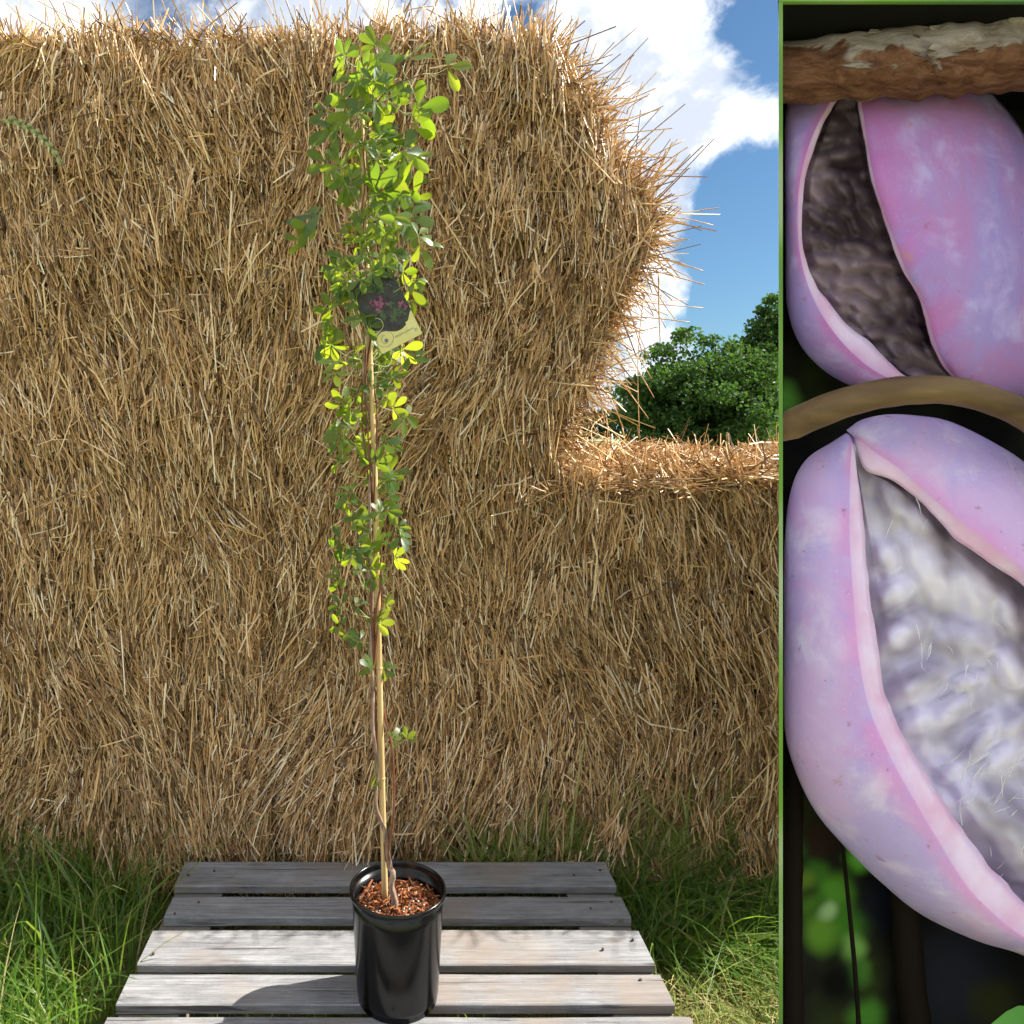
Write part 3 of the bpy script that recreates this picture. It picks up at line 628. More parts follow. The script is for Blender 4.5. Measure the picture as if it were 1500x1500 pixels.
def petals(cx, cy, r, k_, a0=0, ar=.5):
    out = []
    for k in range(k_):
        a = a0+k*2*math.pi/k_; d = (math.cos(a), math.sin(a)); n_ = (-d[1], d[0]); pl = []
        for t, h_ in ((.08, .1), (.35, .85), (.65, 1), (.92, .55), (1, .0), (.92, -.55), (.65, -1), (.35, -.85), (.08, -.1)):
            pl.append((cx+d[0]*r*t+n_[0]*h_*r*ar*.5, cy+d[1]*r*t+n_[1]*h_*r*ar*.5))
        out.append(pl)
    return out
rl = random.Random(5)
for k in range(26):
    x = rl.uniform(-.038, .038); y = rl.uniform(-.022, .066)
    if abs(x+.006) < .014 and abs(y-.02) < .012: continue
    rr_ = rl.uniform(.006, .011)
    if abs(x)+rr_ > .047: continue
    flat('printed_leaf', petals(x, y, rr_, rl.choice((3, 4, 5)), rl.uniform(0, 6), .62), M_lgreen, .0004+k*.00002, lab)
for (x, y, r_2, k_) in ((-.014, .022, .009, 6), (-.006, .018, .010, 6), (-.010, .010, .009, 5), (.004, .028, .006, 5), (.010, .012, .005, 5), (-.020, .028, .005, 4), (.036, -.004, .009, 5), (.040, -.012, .006, 4)):
    flat('printed_flower', petals(x, y, r_2, k_, rl.uniform(0, 6), .6), M_lpink, .0010+rl.random()*.0003, lab)
hl = at(548, 400, YP-.03); tie0 = lab_c+np.array([-.02, 0, .072]); 
tp = spline(np.array([tie0+np.array([0, -.001, 0]), (tie0+hl)/2+np.array([0, .006, .01]), nearest(hl, 0)]), 8)
inv = lab.rotation_euler.to_matrix().inverted()
tube('tie', [np.array(inv @ Vector(p-lab_c)) for p in tp], .0012, M_lyel, lab, sides=6)

# ------------------------------------------------------------------ grass
def blades(name, n, xs, ys, hm, hs, lean, wd, m, seed, mask=None, lie=0.0, dirx=0.0):
    g_ = np.random.default_rng(seed)
    x = g_.uniform(*xs, n); y = g_.uniform(*ys, n)
    if mask is not None: k = mask(x, y, g_.random(n)); x, y = x[k], y[k]
    n = len(x); h = np.clip(g_.lognormal(math.log(hm), hs, n), .02, .6)
    az = g_.uniform(0, 6.283, n); ln = np.abs(g_.normal(lean, lean*.5, n))
    dx = np.cos(az)+dirx; dy = np.sin(az)*.8-.15
    K = 6; Cn = np.empty((n, K, 3))
    for k in range(K):
        t = k/(K-1); out = ln*h*t**1.8
        Cn[:, k, 0] = x+dx*out; Cn[:, k, 1] = np.minimum(y+dy*out, FACE-.03+0*y); Cn[:, k, 2] = np.maximum(-.015+h*(t-lie*t**2.2*np.minimum(ln, 1.2)*.75), .004+.02*t)
    side = unit(np.stack([-dy+g_.normal(0, .4, n), dx+g_.normal(0, .4, n), g_.normal(0, .25, n)], 1))
    W_ = g_.uniform(wd[0], wd[1], n)[:, None]*np.array([.7, 1, 1, .85, .55, .08])[None]
    return tag(ribbons(name, Cn, side, W_, m), kind='stuff')
PX0, PX1 = -.635, .64
def offpallet(x, y, r, pad=.0): return (x < PX0+pad) | (x > PX1-pad) | (y > yhi+.012)
tag(blades('grass', 5200, (-1.75, -.60), (1.15, 2.17), .20, .4, .66, (.003, .0075), M_grass, 1, lambda x, y, r: offpallet(x, y, r) & (r < np.where(x > -.72, .25, 1.0)), .45, -.12), 'tall lush green grass beside the pallet at the foot of the bales', 'grass')
tag(blades('grass', 3200, (-1.75, -.60), (1.15, 2.1), .10, .4, .8, (.002, .0045), M_grass, 2, offpallet, .3), 'short green grass between the taller blades left of the pallet'.replace(' left of', ' beside'), 'grass')
tag(blades('grass', 3000, (.60, 1.75), (1.82, 2.18), .17, .35, 1.2, (.003, .006), M_grass, 3, offpallet, .75, .5), 'flattened long dark grass lying under the bare-topped bale', 'grass')
tag(blades('grass', 10000, (.60, 1.75), (1.0, 1.80), .06, .45, .9, (.0018, .004), M_dry, 4, offpallet, .5), 'short sunlit yellowish dry grass at the open end of the pallet', 'grass')
tag(blades('grass', 1500, (-.62, .62), (1.05, 2.05),   .075, .2, .3, (.002, .004), M_grass, 5, lambda x, y, r: np.ones_like(x, bool), .2), 'low grass growing up through the gaps of the pallet', 'grass')
tag(blades('grass', 260, (-1.75, 1.75), (2.09, 2.16), .15, .4, .7, (.002, .0045), M_grass, 6, None, .4), 'thin grass fringe growing along the foot of the straw bales', 'grass')
tag(blades('grass', 9000, (.2, 9), (3.4, 14), .22, .4, .6, (.006, .014), M_dry, 8, None, .3), 'meadow grass behind the straw bales below the dark leafy tree', 'grass')

# ------------------------------------------------------------------ trees
M_tree = m_island('tree_leaf', [(0, (.022, .055, .016)), (.6, (.036, .082, .02)), (1, (.065, .12, .03))], .65, .2, [(0, (.06, .16, .015)), (1, (.16, .3, .03))], .28)
M_far = m_island('far_leaf', [(0, (.025, .05, .03)), (1, (.05, .085, .045))], .7, .2)
T = mat('tree_bark', .9, .1); g = T.node('ShaderNodeTexCoord').outputs['Object']; setc(T, T.ramp(T.noise(T.mapping(g, sc=(12, 12, 3)), 1, 5), [(.3, (.05, .04, .03)), (.7, (.15, .12, .09))])); M_bk = T.m
def leafcards(name, P, size, m, parent, upbias=.5):
    n = len(P); nr = unit(rng.normal(0, 1, (n, 3))+np.array([0, -.3, upbias])); t = unit(np.cross(nr, rng.normal(0, 1, (n, 3)))); s = np.cross(nr, t)
    sz = size*rng.uniform(.6, 1.25, n)[:, None]
    V = np.empty((n, 6, 3))
    for k, (a, b_, c) in enumerate(((-.5, 0, 0), (-.1, .42, .10), (.25, .36, .08), (.6, 0, -.06), (.25, -.36, .08), (-.1, -.42, .10))):
        V[:, k] = P+sz*(a*t+b_*s+c*nr)
    b0 = (np.arange(n)*6)[:, None]
    Q = np.concatenate([b0+np.array([[0, 1, 2, 3]]), b0+np.array([[0, 3, 4, 5]])])
    return mesh_np(name, V, Q, m, parent)
def tree(label, base, cz, rx, rz, nleaf, ncl, size, seed, extra=()):
    g_ = np.random.default_rng(seed); base = np.array(base, float)
    t = empty('leafy_tree', base); tag(t, label, 'tree', 'trees beyond the bales')
    c = np.array([0, 0, cz])
    tp_ = spline(np.array([[0, 0, -.1], [.05, .02, cz*.5], [-.05, 0, cz], [.02, .05, cz+rz*.7]]), 14)
    tube('trunk', tp_, np.linspace(.16, .03, 14), M_bk, t, 9, .15)
    u = unit(g_.normal(size=(ncl, 3))); rad = g_.uniform(.45, 1.0, ncl)**.6
    cl = c+u*rad[:, None]*np.array([rx, rx, rz])*(.88+.18*g_.normal(size=(ncl, 1)))
    cl = cl[cl[:, 2] > .25]
    if len(extra): cl = np.vstack([cl, np.array(extra)-base])
    for k in range(0, len(cl), 5):
        a = tp_[min(13, 3+int(max(cl[k][2], 0)/(cz+rz)*9))]
        if k < ncl*.6: tube('limb', spline(np.array([a, (a+cl[k])/2+np.array([0, 0, .12]), cl[k]]), 7), np.linspace(.045, .01, 7), M_bk, t, 6)
    ci = g_.integers(0, len(cl), nleaf); rr_ = g_.uniform(.18, .42, len(cl))*rx/1.9
    d = unit(g_.normal(size=(nleaf, 3)))*(g_.random((nleaf, 1))**.45)
    P = cl[ci]+d*rr_[ci][:, None]*np.array([1.25, 1.25, .8])
    P = P[P[:, 2] > .03]
    leafcards('crown', P, size, M_tree, t)
    return t
D1 = 18.0
def tw(px, py, Y): return at(px, py, Y)
tree('dark green broad leafy tree with a rounded crown, standing beyond the bare-topped bale', (7.25, D1, 0), 1.75, 1.85, 1.65, 46000, 330, .085, 31, [tw(1010, 495, D1), tw(1040, 500, D1), tw(985, 515, D1), tw(960, 520, D1), tw(930, 570, D1), tw(925, 580, D1), tw(1065, 510, D1)])
tree('taller leafy tree with a pointed sunlit top behind the rounded dark tree', (9.75, 19.2, 0), 2.45, 1.45, 2.0, 38000, 260, .085, 32, [tw(1130, 440, 19), tw(1118, 455, 19), tw(1110, 480, 19), tw(1100, 500, 19), tw(1125, 470, 19), tw(1135, 460, 19)])
# far hedgerow
n = 26000; x = rng.uniform(-60, 160, n); yv = rng.uniform(118, 128, n); hf = Field(6.0, 77); hh = 3.4+.7*hf(x, 0*x)+.4*Field(2.0, 78)(x, 0*x)
P = np.stack([x, yv, hh*rng.random(n)**.7], 1)
o = leafcards('far_hedgerow', P, .75, M_far, None); tag(o, 'far dark hedgerow along the end of the field', 'hedgerow', kind='stuff')

# ------------------------------------------------------------------ made-up display case standing in for an inset picture of fruits
ZF, ZB = 1.20, 1.52
XL, XR = 1141.0, 1740.0          # left and right edge of the opening, photo pixels at the front plane
YT = 3.0
case = empty('inset_case', atz(1300, 750, ZF)*np.array([1, 1, 0])); co = np.array(case.location)
tag(case, 'made-up leaning open-fronted case with a thin green frame, standing in for an inset picture of fruits', 'display case')
M_trim = mat('green_trim', .35, .4); g = M_trim.node('ShaderNodeTexCoord').outputs['Object']
setc(M_trim, M_trim.ramp(M_trim.noise(M_trim.mapping(g, sc=(1, 1, 3.2)), 1, 2), [(.35, (.06, .16, .03)), (.5, (.12, .27, .02)), (.62, (.33, .42, .24))])); M_trim = M_trim.m
M_case = simple('case_black_paint', (.006, .006, .006), .8, .1)
M_bounce = simple('case_bounce_white', (.8, .8, .78), .6, .3)  # unseen pale sides, added to bounce light onto the fruits
T = mat('case_backdrop_print', .7, .1); g = T.node('ShaderNodeTexCoord').outputs['Object']
bgc = T.ramp(T.noise(g, 5.5, 3, .5), [(.38, (.006, .006, .006)), (.52, (.018, .018, .013)), (.66, (.035, .05, .012)), (.8, (.03, .03, .045))])
backpix = {}
def bdot(c, px, py, rpx, colr):
    p = atz(px, py, ZB-.004); r = rpx/FPX*ZB
    ds = T.node('ShaderNodeVectorMath', operation='DISTANCE', ins={0: T.node('ShaderNodeVectorMath', operation='MULTIPLY_ADD', ins={0: T.node('ShaderNodeTexNoise', ins={'Vector': g, 'Scale': 9.0}).outputs['Color'], 1: (.05, .05, .05), 2: g}).outputs[0], 1: tuple(p-co+.025)}).outputs['Value']
    return T.mix(T.rng(ds, r*.2, r, 1.0, 0.0), c, colr)
for a in ((1195, 1275, 34, (.05, .16, .02)), (1240, 1360, 50, (.06, .2, .02)), (1185, 1330, 30, (.08, .2, .02)), (1262, 1430, 30, (.10, .3, .04)), (1168, 1240, 24, (.03, .1, .02)), (1265, 1258, 36, (.14, .5, .05)), (1225, 1310, 45, (.10, .30, .03)), (1205, 1370, 40, (.13, .30, .03)), (1255, 1395, 30, (.22, .45, .10)), (1175, 1290, 28, (.14, .25, .03)), (1215, 1340, 22, (.35, .55, .25)), (1152, 580, 34, (.12, .36, .05)), (1270, 1490, 40, (.08, .26, .03)), (1230, 1440, 60, (.004, .004, .004)), (1400, 1440, 110, (.022, .022, .035)), (1460, 1470, 50, (.03, .035, .01)), (1300, 1330, 60, (.008, .01, .02)), (1360, 15, 50, (.06, .2, .03)), (1200, 1230, 40, (.03, .015, .012))):
    bgc = bdot(bgc, *a)
setc(T, bgc); M_back = T.m
def slab(name, corners_f, corners_b, m):
    V = [tuple(np.asarray(c)-co) for c in corners_f+corners_b]
    bm = bmesh.new(); v = [bm.verts.new(c) for c in V]
    for f in ((0, 1, 2, 3), (7, 6, 5, 4), (0, 4, 5, 1), (1, 5, 6, 2), (2, 6, 7, 3), (3, 7, 4, 0)): bm.faces.new([v[i] for i in f])
    bmesh.ops.recalc_face_normals(bm, faces=bm.faces); return mesh_bm(name, bm, m, case)
def pt(px, py, zc): return atz(px, py, zc)
def pxs(px, z0, z1): return PX+(px-PX)*z0/z1     # same lateral metres at another depth
LOW = (CAMZ-ZF*sP)/cP - .012                              # metres below the lens axis at the ground
def fr(xm, um, zc): return CAM+FWD*zc+RGT*xm+UPV*um       # metres in the case's own leaning frame
tpx = lambda px: (px-PX)/FPX*ZF
um_top = (PY-YT)/FPX*ZF
xl, xr = tpx(XL), tpx(XR); depth = ZB-ZF
k = (XL-PX)/FPX; xlb = xl+k*depth; xrb = xr+.22; xlb2 = xl+k*(depth+.014); t_ = .0052
# splayed walls added to keep sun off the fruits; white sides bounce light in
slab('side_panel', [fr(xl+.0015, -LOW, ZF+.002), fr(xl+.0045, -LOW, ZF+.002), fr(xl+.0045, um_top, ZF+.002), fr(xl+.0015, um_top, ZF+.002)], [fr(xlb2+.003, -LOW, ZB+.014), fr(xlb2+.006, -LOW, ZB+.014), fr(xlb2+.006, um_top, ZB+.014), fr(xlb2+.003, um_top, ZB+.014)], M_bounce)
slab('side_panel', [fr(xr, -LOW, ZF+.002), fr(xr+.012, -LOW, ZF+.002), fr(xr+.012, um_top, ZF+.002), fr(xr, um_top, ZF+.002)], [fr(xrb, -LOW, ZB), fr(xrb+.012, -LOW, ZB), fr(xrb+.012, um_top, ZB), fr(xrb, um_top, ZB)], M_bounce)
slab('back_panel', [fr(xlb+.010, -LOW, ZB+.002), fr(xrb+.012, -LOW, ZB+.002), fr(xrb+.012, um_top-.001, ZB+.002), fr(xlb+.010, um_top-.001, ZB+.002)], [fr(xlb+.010, -LOW, ZB+.014), fr(xrb+.012, -LOW, ZB+.014), fr(xrb+.012, um_top, ZB+.014), fr(xlb+.010, um_top, ZB+.014)], M_back).location = (0, 0, 0)
slab('top_panel', [fr(xl, um_top-.0005, ZF+.003), fr(xr, um_top-.0005, ZF+.003), fr(xr, um_top+.012, ZF+.003), fr(xl, um_top+.012, ZF+.003)], [fr(xlb2+.014, um_top-.0005, ZB+.03), fr(xrb+.02, um_top-.0005, ZB+.03), fr(xrb+.02, um_top+.012, ZB+.03), fr(xlb2+.014, um_top+.012, ZB+.03)], M_case)
slab('floor_panel', [fr(xl, -LOW+.03, ZF+.003), fr(xr, -LOW+.03, ZF+.003), fr(xr, -LOW+.045, ZF+.003), fr(xl, -LOW+.045, ZF+.003)], [fr(xlb, -LOW+.03, ZB), fr(xrb, -LOW+.03, ZB), fr(xrb, -LOW+.045, ZB), fr(xlb, -LOW+.045, ZB)], M_case)
def trim(x0_, x1_, u0, u1): slab('frame_trim', [fr(x0_, u0, ZF-.006), fr(x1_, u0, ZF-.006), fr(x1_, u1, ZF-.006), fr(x0_, u1, ZF-.006)], [fr(x0_+.003, u0, ZF+.001), fr(x1_, u0, ZF+.001), fr(x1_, u1, ZF+.001), fr(x0_+.003, u1, ZF+.001)], M_trim)
trim(xl-.0030, xl+.0030, -LOW, um_top-.0034); trim(xr-.003, xr+.006, -LOW, um_top-.0034); trim(xl-.0030, xr+.006, um_top-.0031, um_top+.003)
# props at the back so the leaning case stands on the ground
for xx_ in (xlb+.05, xrb-.05):
    a = fr(xx_, -.75, ZB+.014); b2 = np.array([a[0]+.06, a[1]+.10, 0.0]); tube('prop_leg', [a-co, (a+b2)/2-co, b2-co], .012, M_case, case, sides=8)

def m_skin(name, cool, warm, pale, rimc):
    T = mat(name, .42, .35); g = T.node('ShaderNodeTexCoord').outputs['Object']
    at_ = T.node('ShaderNodeAttribute', attribute_name='zone'); sp = T.node('ShaderNodeSeparateColor', ins={0: at_.outputs['Color']})
    na = T.noise(T.mapping(g, sc=(1, 1, .6)), 4.6, 4, .55, .6); nb = T.noise(g, 11, 5, .6, .4); nf = T.noise(g, 60, 4, .6)
    c = T.mix(T.rng(na, .40, .60), cool, warm); c = T.mix(T.math('MULTIPLY', T.rng(nb, .46, .68), .75), c, pale)
    streak = T.noise(T.mapping(g, sc=(26, 26, 3), rot=(0, .5, 0)), 1, 5, .6, .4)
    c = T.mix(T.math('MULTIPLY', T.rng(nf, .5, .72), .22), c, warm); c = T.mix(T.math('MULTIPLY', T.rng(streak, .5, .7), .3), c, cool); c = T.mix(T.math('MULTIPLY', T.rng(T.noise(T.mapping(g, loc=(7, 3, 1)), 3.2, 6, .6, .8), .56, .74), .6), c, rimc)
    c = T.mix(T.math('MULTIPLY', T.rng(sp.outputs[0], .72, 1.0), T.math('MULTIPLY', T.rng(nb, .3, .6), .75)), c, rimc)
    spot = T.rng(T.noise(T.mapping(g, loc=(3, 1, 2)), 46, 3), .66, .74); c = T.mix(T.math('MULTIPLY', spot, .55), c, (.34, .10, .22))
    pore = T.rng(T.noise(g, 210, 2), .62, .72); c = T.mix(T.math('MULTIPLY', pore, .25), c, pale)
    scar = T.rng(T.noise(T.mapping(g, loc=(1, 8, 4)), 7.5, 5, .6, .7), .68, .74); c = T.mix(T.math('MULTIPLY', scar, .7), c, (.48, .24, .14))
    flesh = T.ramp(T.noise(g, 14, 3), [(.35, (.74, .46, .70)), (.65, (.80, .66, .90))])
    c = T.mix(sp.outputs[1], c, flesh)
    c = T.mix(sp.outputs[2], c, (.6, .5, .55))
    setc(T, c); T.b.inputs['Subsurface Weight'].default_value = .25; T.b.inputs['Subsurface Radius'].default_value = (.03, .012, .012); T.b.inputs['Subsurface Scale'].default_value = .4
    bump(T, T.math('ADD', T.math('MULTIPLY', nb, .7), T.math('MULTIPLY', nf, .35)), .3, .012)
    return T.m
M_skin = m_skin('pale_pod_skin', (.47, .38, .76), (.60, .42, .74), (.72, .66, .88), (.66, .26, .62))
M_skin2 = m_skin('purple_pod_skin', (.33, .26, .62), (.43, .21, .50), (.50, .43, .76), (.46, .10, .40))
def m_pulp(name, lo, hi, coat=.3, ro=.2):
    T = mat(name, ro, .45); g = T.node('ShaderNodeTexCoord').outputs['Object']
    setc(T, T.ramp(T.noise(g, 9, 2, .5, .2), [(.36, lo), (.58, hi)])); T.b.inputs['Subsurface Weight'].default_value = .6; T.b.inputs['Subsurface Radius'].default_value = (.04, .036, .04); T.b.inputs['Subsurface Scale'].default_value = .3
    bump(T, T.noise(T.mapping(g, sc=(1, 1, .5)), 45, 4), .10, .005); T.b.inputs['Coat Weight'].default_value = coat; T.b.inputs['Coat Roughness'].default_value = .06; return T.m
M_pulp = m_pulp('white_pulp', (.30, .265, .36), (.72, .68, .86), .3); M_pulp2 = m_pulp('shadowed_pulp', (.085, .06, .08), (.30, .225, .28), 0.0, .4)  # second pulp is coloured darker to carry the shadow inside the upper pod
M_fib = simple('pulp_fibre', (.85, .85, .88), .3, .5)
NT_, = (130,)
def grid_faces(nu, nv, b0=0):
    i = np.arange(nu*nv).reshape(nu, nv)+b0
    return np.stack([i[:-1, :-1], i[1:, :-1], i[1:, 1:], i[:-1, 1:]], -1).reshape(-1, 4)
def lobe(name, O, R1, R2, mid, zmid, bf, bb, m, parent, org, wav=0.0, seed=0, flesh_in=.02, tpow=.55):
    """half of a split pod: skin from silhouette O to lip R1, cut flesh R1-R2, inner wall, and the rounded back to the mid line"""
    o_ = spline(O, NT_); a_ = spline(R1, NT_); b_ = spline(R2, NT_); a_ = b_+(a_-b_)*.72; c_ = spline(mid, NT_)
    t = np.linspace(0, 1, NT_); tp = np.maximum(np.sin(math.pi*np.clip(t, .0, 1)), 0.0)**tpow*.93+.07
    nz2 = np.array([mnoise.noise(Vector((tt*9, seed*7.7, .3))) for tt in t]); nz3 = np.array([mnoise.noise(Vector((tt*26, seed*3.1, .9))) for tt in t])
    cols = []; zone = []
    def add(pxy, zc, zn): cols.append(np.array([atz(p[0], p[1], z) for p, z in zip(pxy, np.broadcast_to(zc, (NT_,)))])); zone.append(np.tile(np.array(zn+(1.0,)), (NT_, 1)))
    for s in np.linspace(1, .12, 9): add(o_*(1-s)+c_*s, zmid+bb*tp*math.sqrt(max(1-(1-s)**2, 0)), (0.0, 0.0, 0.0))   # back
    for s in np.linspace(0, 1, 20):
        f = math.sin(s*math.pi/2*.97)
        e_ = 1-math.cos(s*math.pi/2)
        e_ = .35*s+.65*e_
        q = o_*(1-e_)+a_*e_
        add(q, zmid-bf*tp*f**.85*(1+.05*nz2), (s, 0.0, 0.0))
    zl = zmid-bf*tp*(1+.05*nz2)
    nz4 = np.array([mnoise.noise(Vector((tt*61, seed*1.7, .2))) for tt in t]); jag = (b_-a_)*(.10*nz3+.25*nz2+.10*nz4*np.clip(nz3+.3, 0, 1))[:, None]*wav
    for s in (.06, .35, .7, 1.0): add(a_*(1-s)+b_*s+jag*s, zl+flesh_in*tp*s, (1.0, min(1.0, .55+s), 0.0))
    for s in np.linspace(.1, 1, 8):
        add((b_+jag)*(1-s*.75)+o_*s*.75, zl+flesh_in*tp+(zmid+bb*.75*tp-zl-flesh_in*tp)*s, (1.0, 1.0-s*.5, s))
    for s in np.linspace(.1, 1, 5): add((b_*.25+o_*.75)*(1-s)+c_*s, zmid+bb*tp*(.75+.15*s), (1.0, .5, 1.0))
    V = np.stack(cols, 1); Z = np.stack(zone, 1)
    return mesh_np(name, V.reshape(-1, 3)-org, grid_faces(NT_, V.shape[1]), m, parent, True, {'zone': Z.reshape(-1, 4)})
def pulp(name, Lc, Rc, zc, lumps, m, parent, org, seed, bowl=.03, inset=.0):
    nu, nv = 110, 80; l = spline(Lc, nu); r = spline(Rc, nu); g_ = np.random.default_rng(seed)
    u = np.linspace(0, 1, nu)[:, None]*np.ones((1, nv)); v = np.ones((nu, 1))*np.linspace(-.12, 1.12, nv)[None]
    q = l[:, None]*(1-v[..., None])+r[:, None]*v[..., None]
    h = np.zeros((nu, nv))
    X, Y = q[..., 0], q[..., 1]
    for (cx_, cy_, la, lb, an, hh_) in lumps:
        dx = X-cx_; dy = Y-cy_; a = R(an); p = (dx*math.cos(a)+dy*math.sin(a))/la; s = (-dx*math.sin(a)+dy*math.cos(a))/lb
        h = (h**4+(hh_*np.exp(-((p*p+s*s)**1.6)*1.0))**4)**(1/4)
    h = h*1.4+.006*np.array([[mnoise.noise(Vector((X[i, j]*.05, Y[i, j]*.05, seed))) for j in range(nv)] for i in range(nu)])
    z = zc+bowl*(1-(2*np.clip(v, 0, 1)-1)**2)*0+.05*np.clip(np.abs(2*v-1)-.8, 0, 1)-h+.004*g_.normal(size=h.shape)*0
    V = np.array([[atz(X[i, j], Y[i, j], z[i, j]) for j in range(nv)] for i in range(nu)])
    return mesh_np(name, V.reshape(-1, 3)-org, grid_faces(nu, nv), m, parent, True)
# --- lower, wide-open pale fruit
T0 = (1246, 640); T1 = (1690, 1490)
O_L = [(1240, 634), (1218, 648), (1180, 674), (1158, 720), (1149, 800), (1148, 930), (1148, 1050), (1160, 1115), (1192, 1185), (1240, 1243), (1290, 1292), (1350, 1340), (1430, 1378), (1500, 1400), (1600, 1450), (1680, 1494)]
A_L = [(1248, 640), (1241, 690), (1236, 780), (1240, 880), (1247, 970), (1262, 1045), (1290, 1110), (1325, 1175), (1360, 1240), (1400, 1310), (1450, 1360), (1500, 1392), (1600, 1445), (1684, 1490)]
B_L = [(1250, 645), (1256, 700), (1264, 780), (1274, 870), (1284, 950), (1298, 1015), (1320, 1070), (1350, 1130), (1385, 1180), (1420, 1225), (1465, 1280), (1510, 1325), (1600, 1410), (1686, 1486)]
O_R = [(1240, 630), (1262, 615), (1300, 607), (1345, 609), (1390, 617), (1450, 645), (1510, 685), (1590, 770), (1660, 900), (1710, 1080), (1730, 1260), (1716, 1400), (1694, 1492)]
A_R = [(1248, 637), (1272, 644), (1310, 668), (1350, 706), (1400, 748), (1450, 785), (1510, 838), (1580, 930), (1640, 1060), (1676, 1220), (1690, 1380), (1692, 1488)]
B_R = [(1250, 645), (1268, 686), (1310, 706), (1350, 738), (1400, 788), (1450, 825), (1510, 872), (1570, 965), (1622, 1080), (1656, 1230), (1674, 1380), (1688, 1486)]
midl = [(1244, 636), (1300, 760), (1370, 900), (1440, 1040), (1530, 1220), (1620, 1380), (1690, 1492)]
f1 = empty('akebia_fruit', atz(1420, 1390, 1.40)); og = np.array(f1.location)
tag(f1, 'giant pale lavender pod split wide open over glistening white pulp, under the thin bent stem', 'fruit')
lobe('rind', O_L, A_L, B_L, midl, 1.36, .135, .09, M_skin, f1, og, 1.0, 1, .016)
lobe('rind', O_R, A_R, B_R, midl, 1.36, .125, .09, M_skin, f1, og, 1.0, 2, .02)
lm = [(1300, 815, 26, 20, 60, .022), (1312, 868, 34, 22, -25, .026), (1320, 930, 40, 24, -30, .03), (1350, 1000, 52, 22, -30, .03), (1420, 940, 48, 28, 10, .028), (1360, 830, 60, 30, 55, .022), (1400, 1040, 50, 20, -35, .026), (1440, 1085, 46, 18, -50, .026), (1340, 1060, 40, 18, -25, .022), (1480, 980, 40, 24, 60, .03), (1470, 1110, 50, 22, -45, .026), (1430, 860, 50, 34, 60, .02), (1310, 730, 40, 22, 75, .016), (1350, 770, 46, 22, 50, .016), (1400, 1130, 36, 14, -40, .018), (1390, 1190, 50, 30, 30, .026), (1450, 1190, 70, 40, 40, .036), (1500, 1230, 70, 46, 45, .04), (1490, 1060, 36, 20, -40, .024), (1420, 1000, 30, 14, -10, .03), (1550, 1150, 60, 40, 60, .03), (1560, 1320, 60, 40, 50, .03), (1480, 900, 36, 20, 70, .02), (1520, 1010, 40, 24, 80, .024)]
pulp('pulp', B_L, B_R, 1.335, lm, M_pulp, f1, og, 3)
gf = np.random.default_rng(8)
def fibres(n, xs, ys, ang, Lpx, z0, parent, org, m=M_fib):
    V = None; As, Ms, Bs = [], [], []
    for _ in range(n):
        x = gf.uniform(*xs); y = gf.uniform(*ys); a = R(ang+gf.normal(0, 28)); L = gf.uniform(*Lpx)
        p = atz(x, y, z0-gf.uniform(.0, .03)); q = atz(x+L*math.cos(a), y+L*math.sin(a), z0-.03-gf.uniform(0, .03))
        As.append(p); Bs.append(q); Ms.append((p+q)/2+gf.normal(0, .0016, 3))
    tag(prisms('fibres', np.array(As)-org, np.array(Ms)-org, np.array(Bs)-org, gf.uniform(.0007, .0018, n), m, parent, 5, .2, smooth=True), kind='stuff')
fibres(30, (1370, 1490), (1120, 1210), -55, (18, 46), 1.315, f1, og)
fibres(20, (1340, 1490), (900, 1060), 80, (10, 26), 1.31, f1, og)
fibres(4, (1300, 1420), (720, 820), 100, (14, 34), 1.31, f1, og)
fibres(5, (1440, 1500), (1240, 1330), -70, (12, 26), 1.295, f1, og)
# --- upper, darker fruit behind the thick branch
f2 = empty('akebia_fruit', atz(1340, 140, 1.42)); og = np.array(f2.location)
tag(f2, 'giant purple pod hanging below the thick branch, split along a shadowed grey inside', 'fruit')
mid2 = [(1300, 110), (1290, 200), (1290, 300), (1310, 400), (1350, 490), (1400, 562)]
OL2 = [(1290, 104), (1215, 110), (1170, 125), (1151, 160), (1149, 220), (1149, 300), (1150, 380), (1153, 450), (1172, 505), (1210, 545), (1260, 570), (1310, 574), (1360, 566)]
AL2 = [(1270, 108), (1235, 120), (1200, 170), (1180, 215), (1168, 270), (1166, 330), (1172, 390), (1186, 440), (1208, 485), (1240, 525), (1275, 552), (1310, 563), (1345, 562)]
BL2 = [(1272, 112), (1240, 130), (1216, 165), (1198, 205), (1182, 250), (1175, 300), (1177, 360), (1192, 410), (1220, 448), (1252, 482), (1286, 515), (1318, 545), (1345, 558)]
OR2 = [(1310, 104), (1380, 108), (1430, 120), (1466, 150), (1502, 200), (1545, 280), (1580, 370), (1588, 450), (1570, 530), (1530, 572), (1480, 586), (1430, 582), (1390, 568)]
AR2 = [(1250, 108), (1262, 135), (1272, 200), (1282, 260), (1297, 310), (1312, 350), (1330, 395), (1348, 425), (1362, 460), (1372, 500), (1382, 525), (1395, 545), (1410, 562)]
BR2 = [(1246, 112), (1254, 140), (1264, 200), (1276, 262), (1292, 314), (1306, 355), (1324, 400), (1343, 432), (1351, 455), (1362, 495), (1374, 523), (1388, 545), (1404, 560)]
lobe('rind', OL2, AL2, BL2, mid2, 1.42, .085, .05, M_skin2, f2, og, 1.0, 5, .014, .4)
lobe('rind', OR2, AR2, BR2, mid2, 1.42, .12, .05, M_skin2, f2, og, 1.6, 6, .012, .4)
lm2 = []
gl = np.random.default_rng(4)
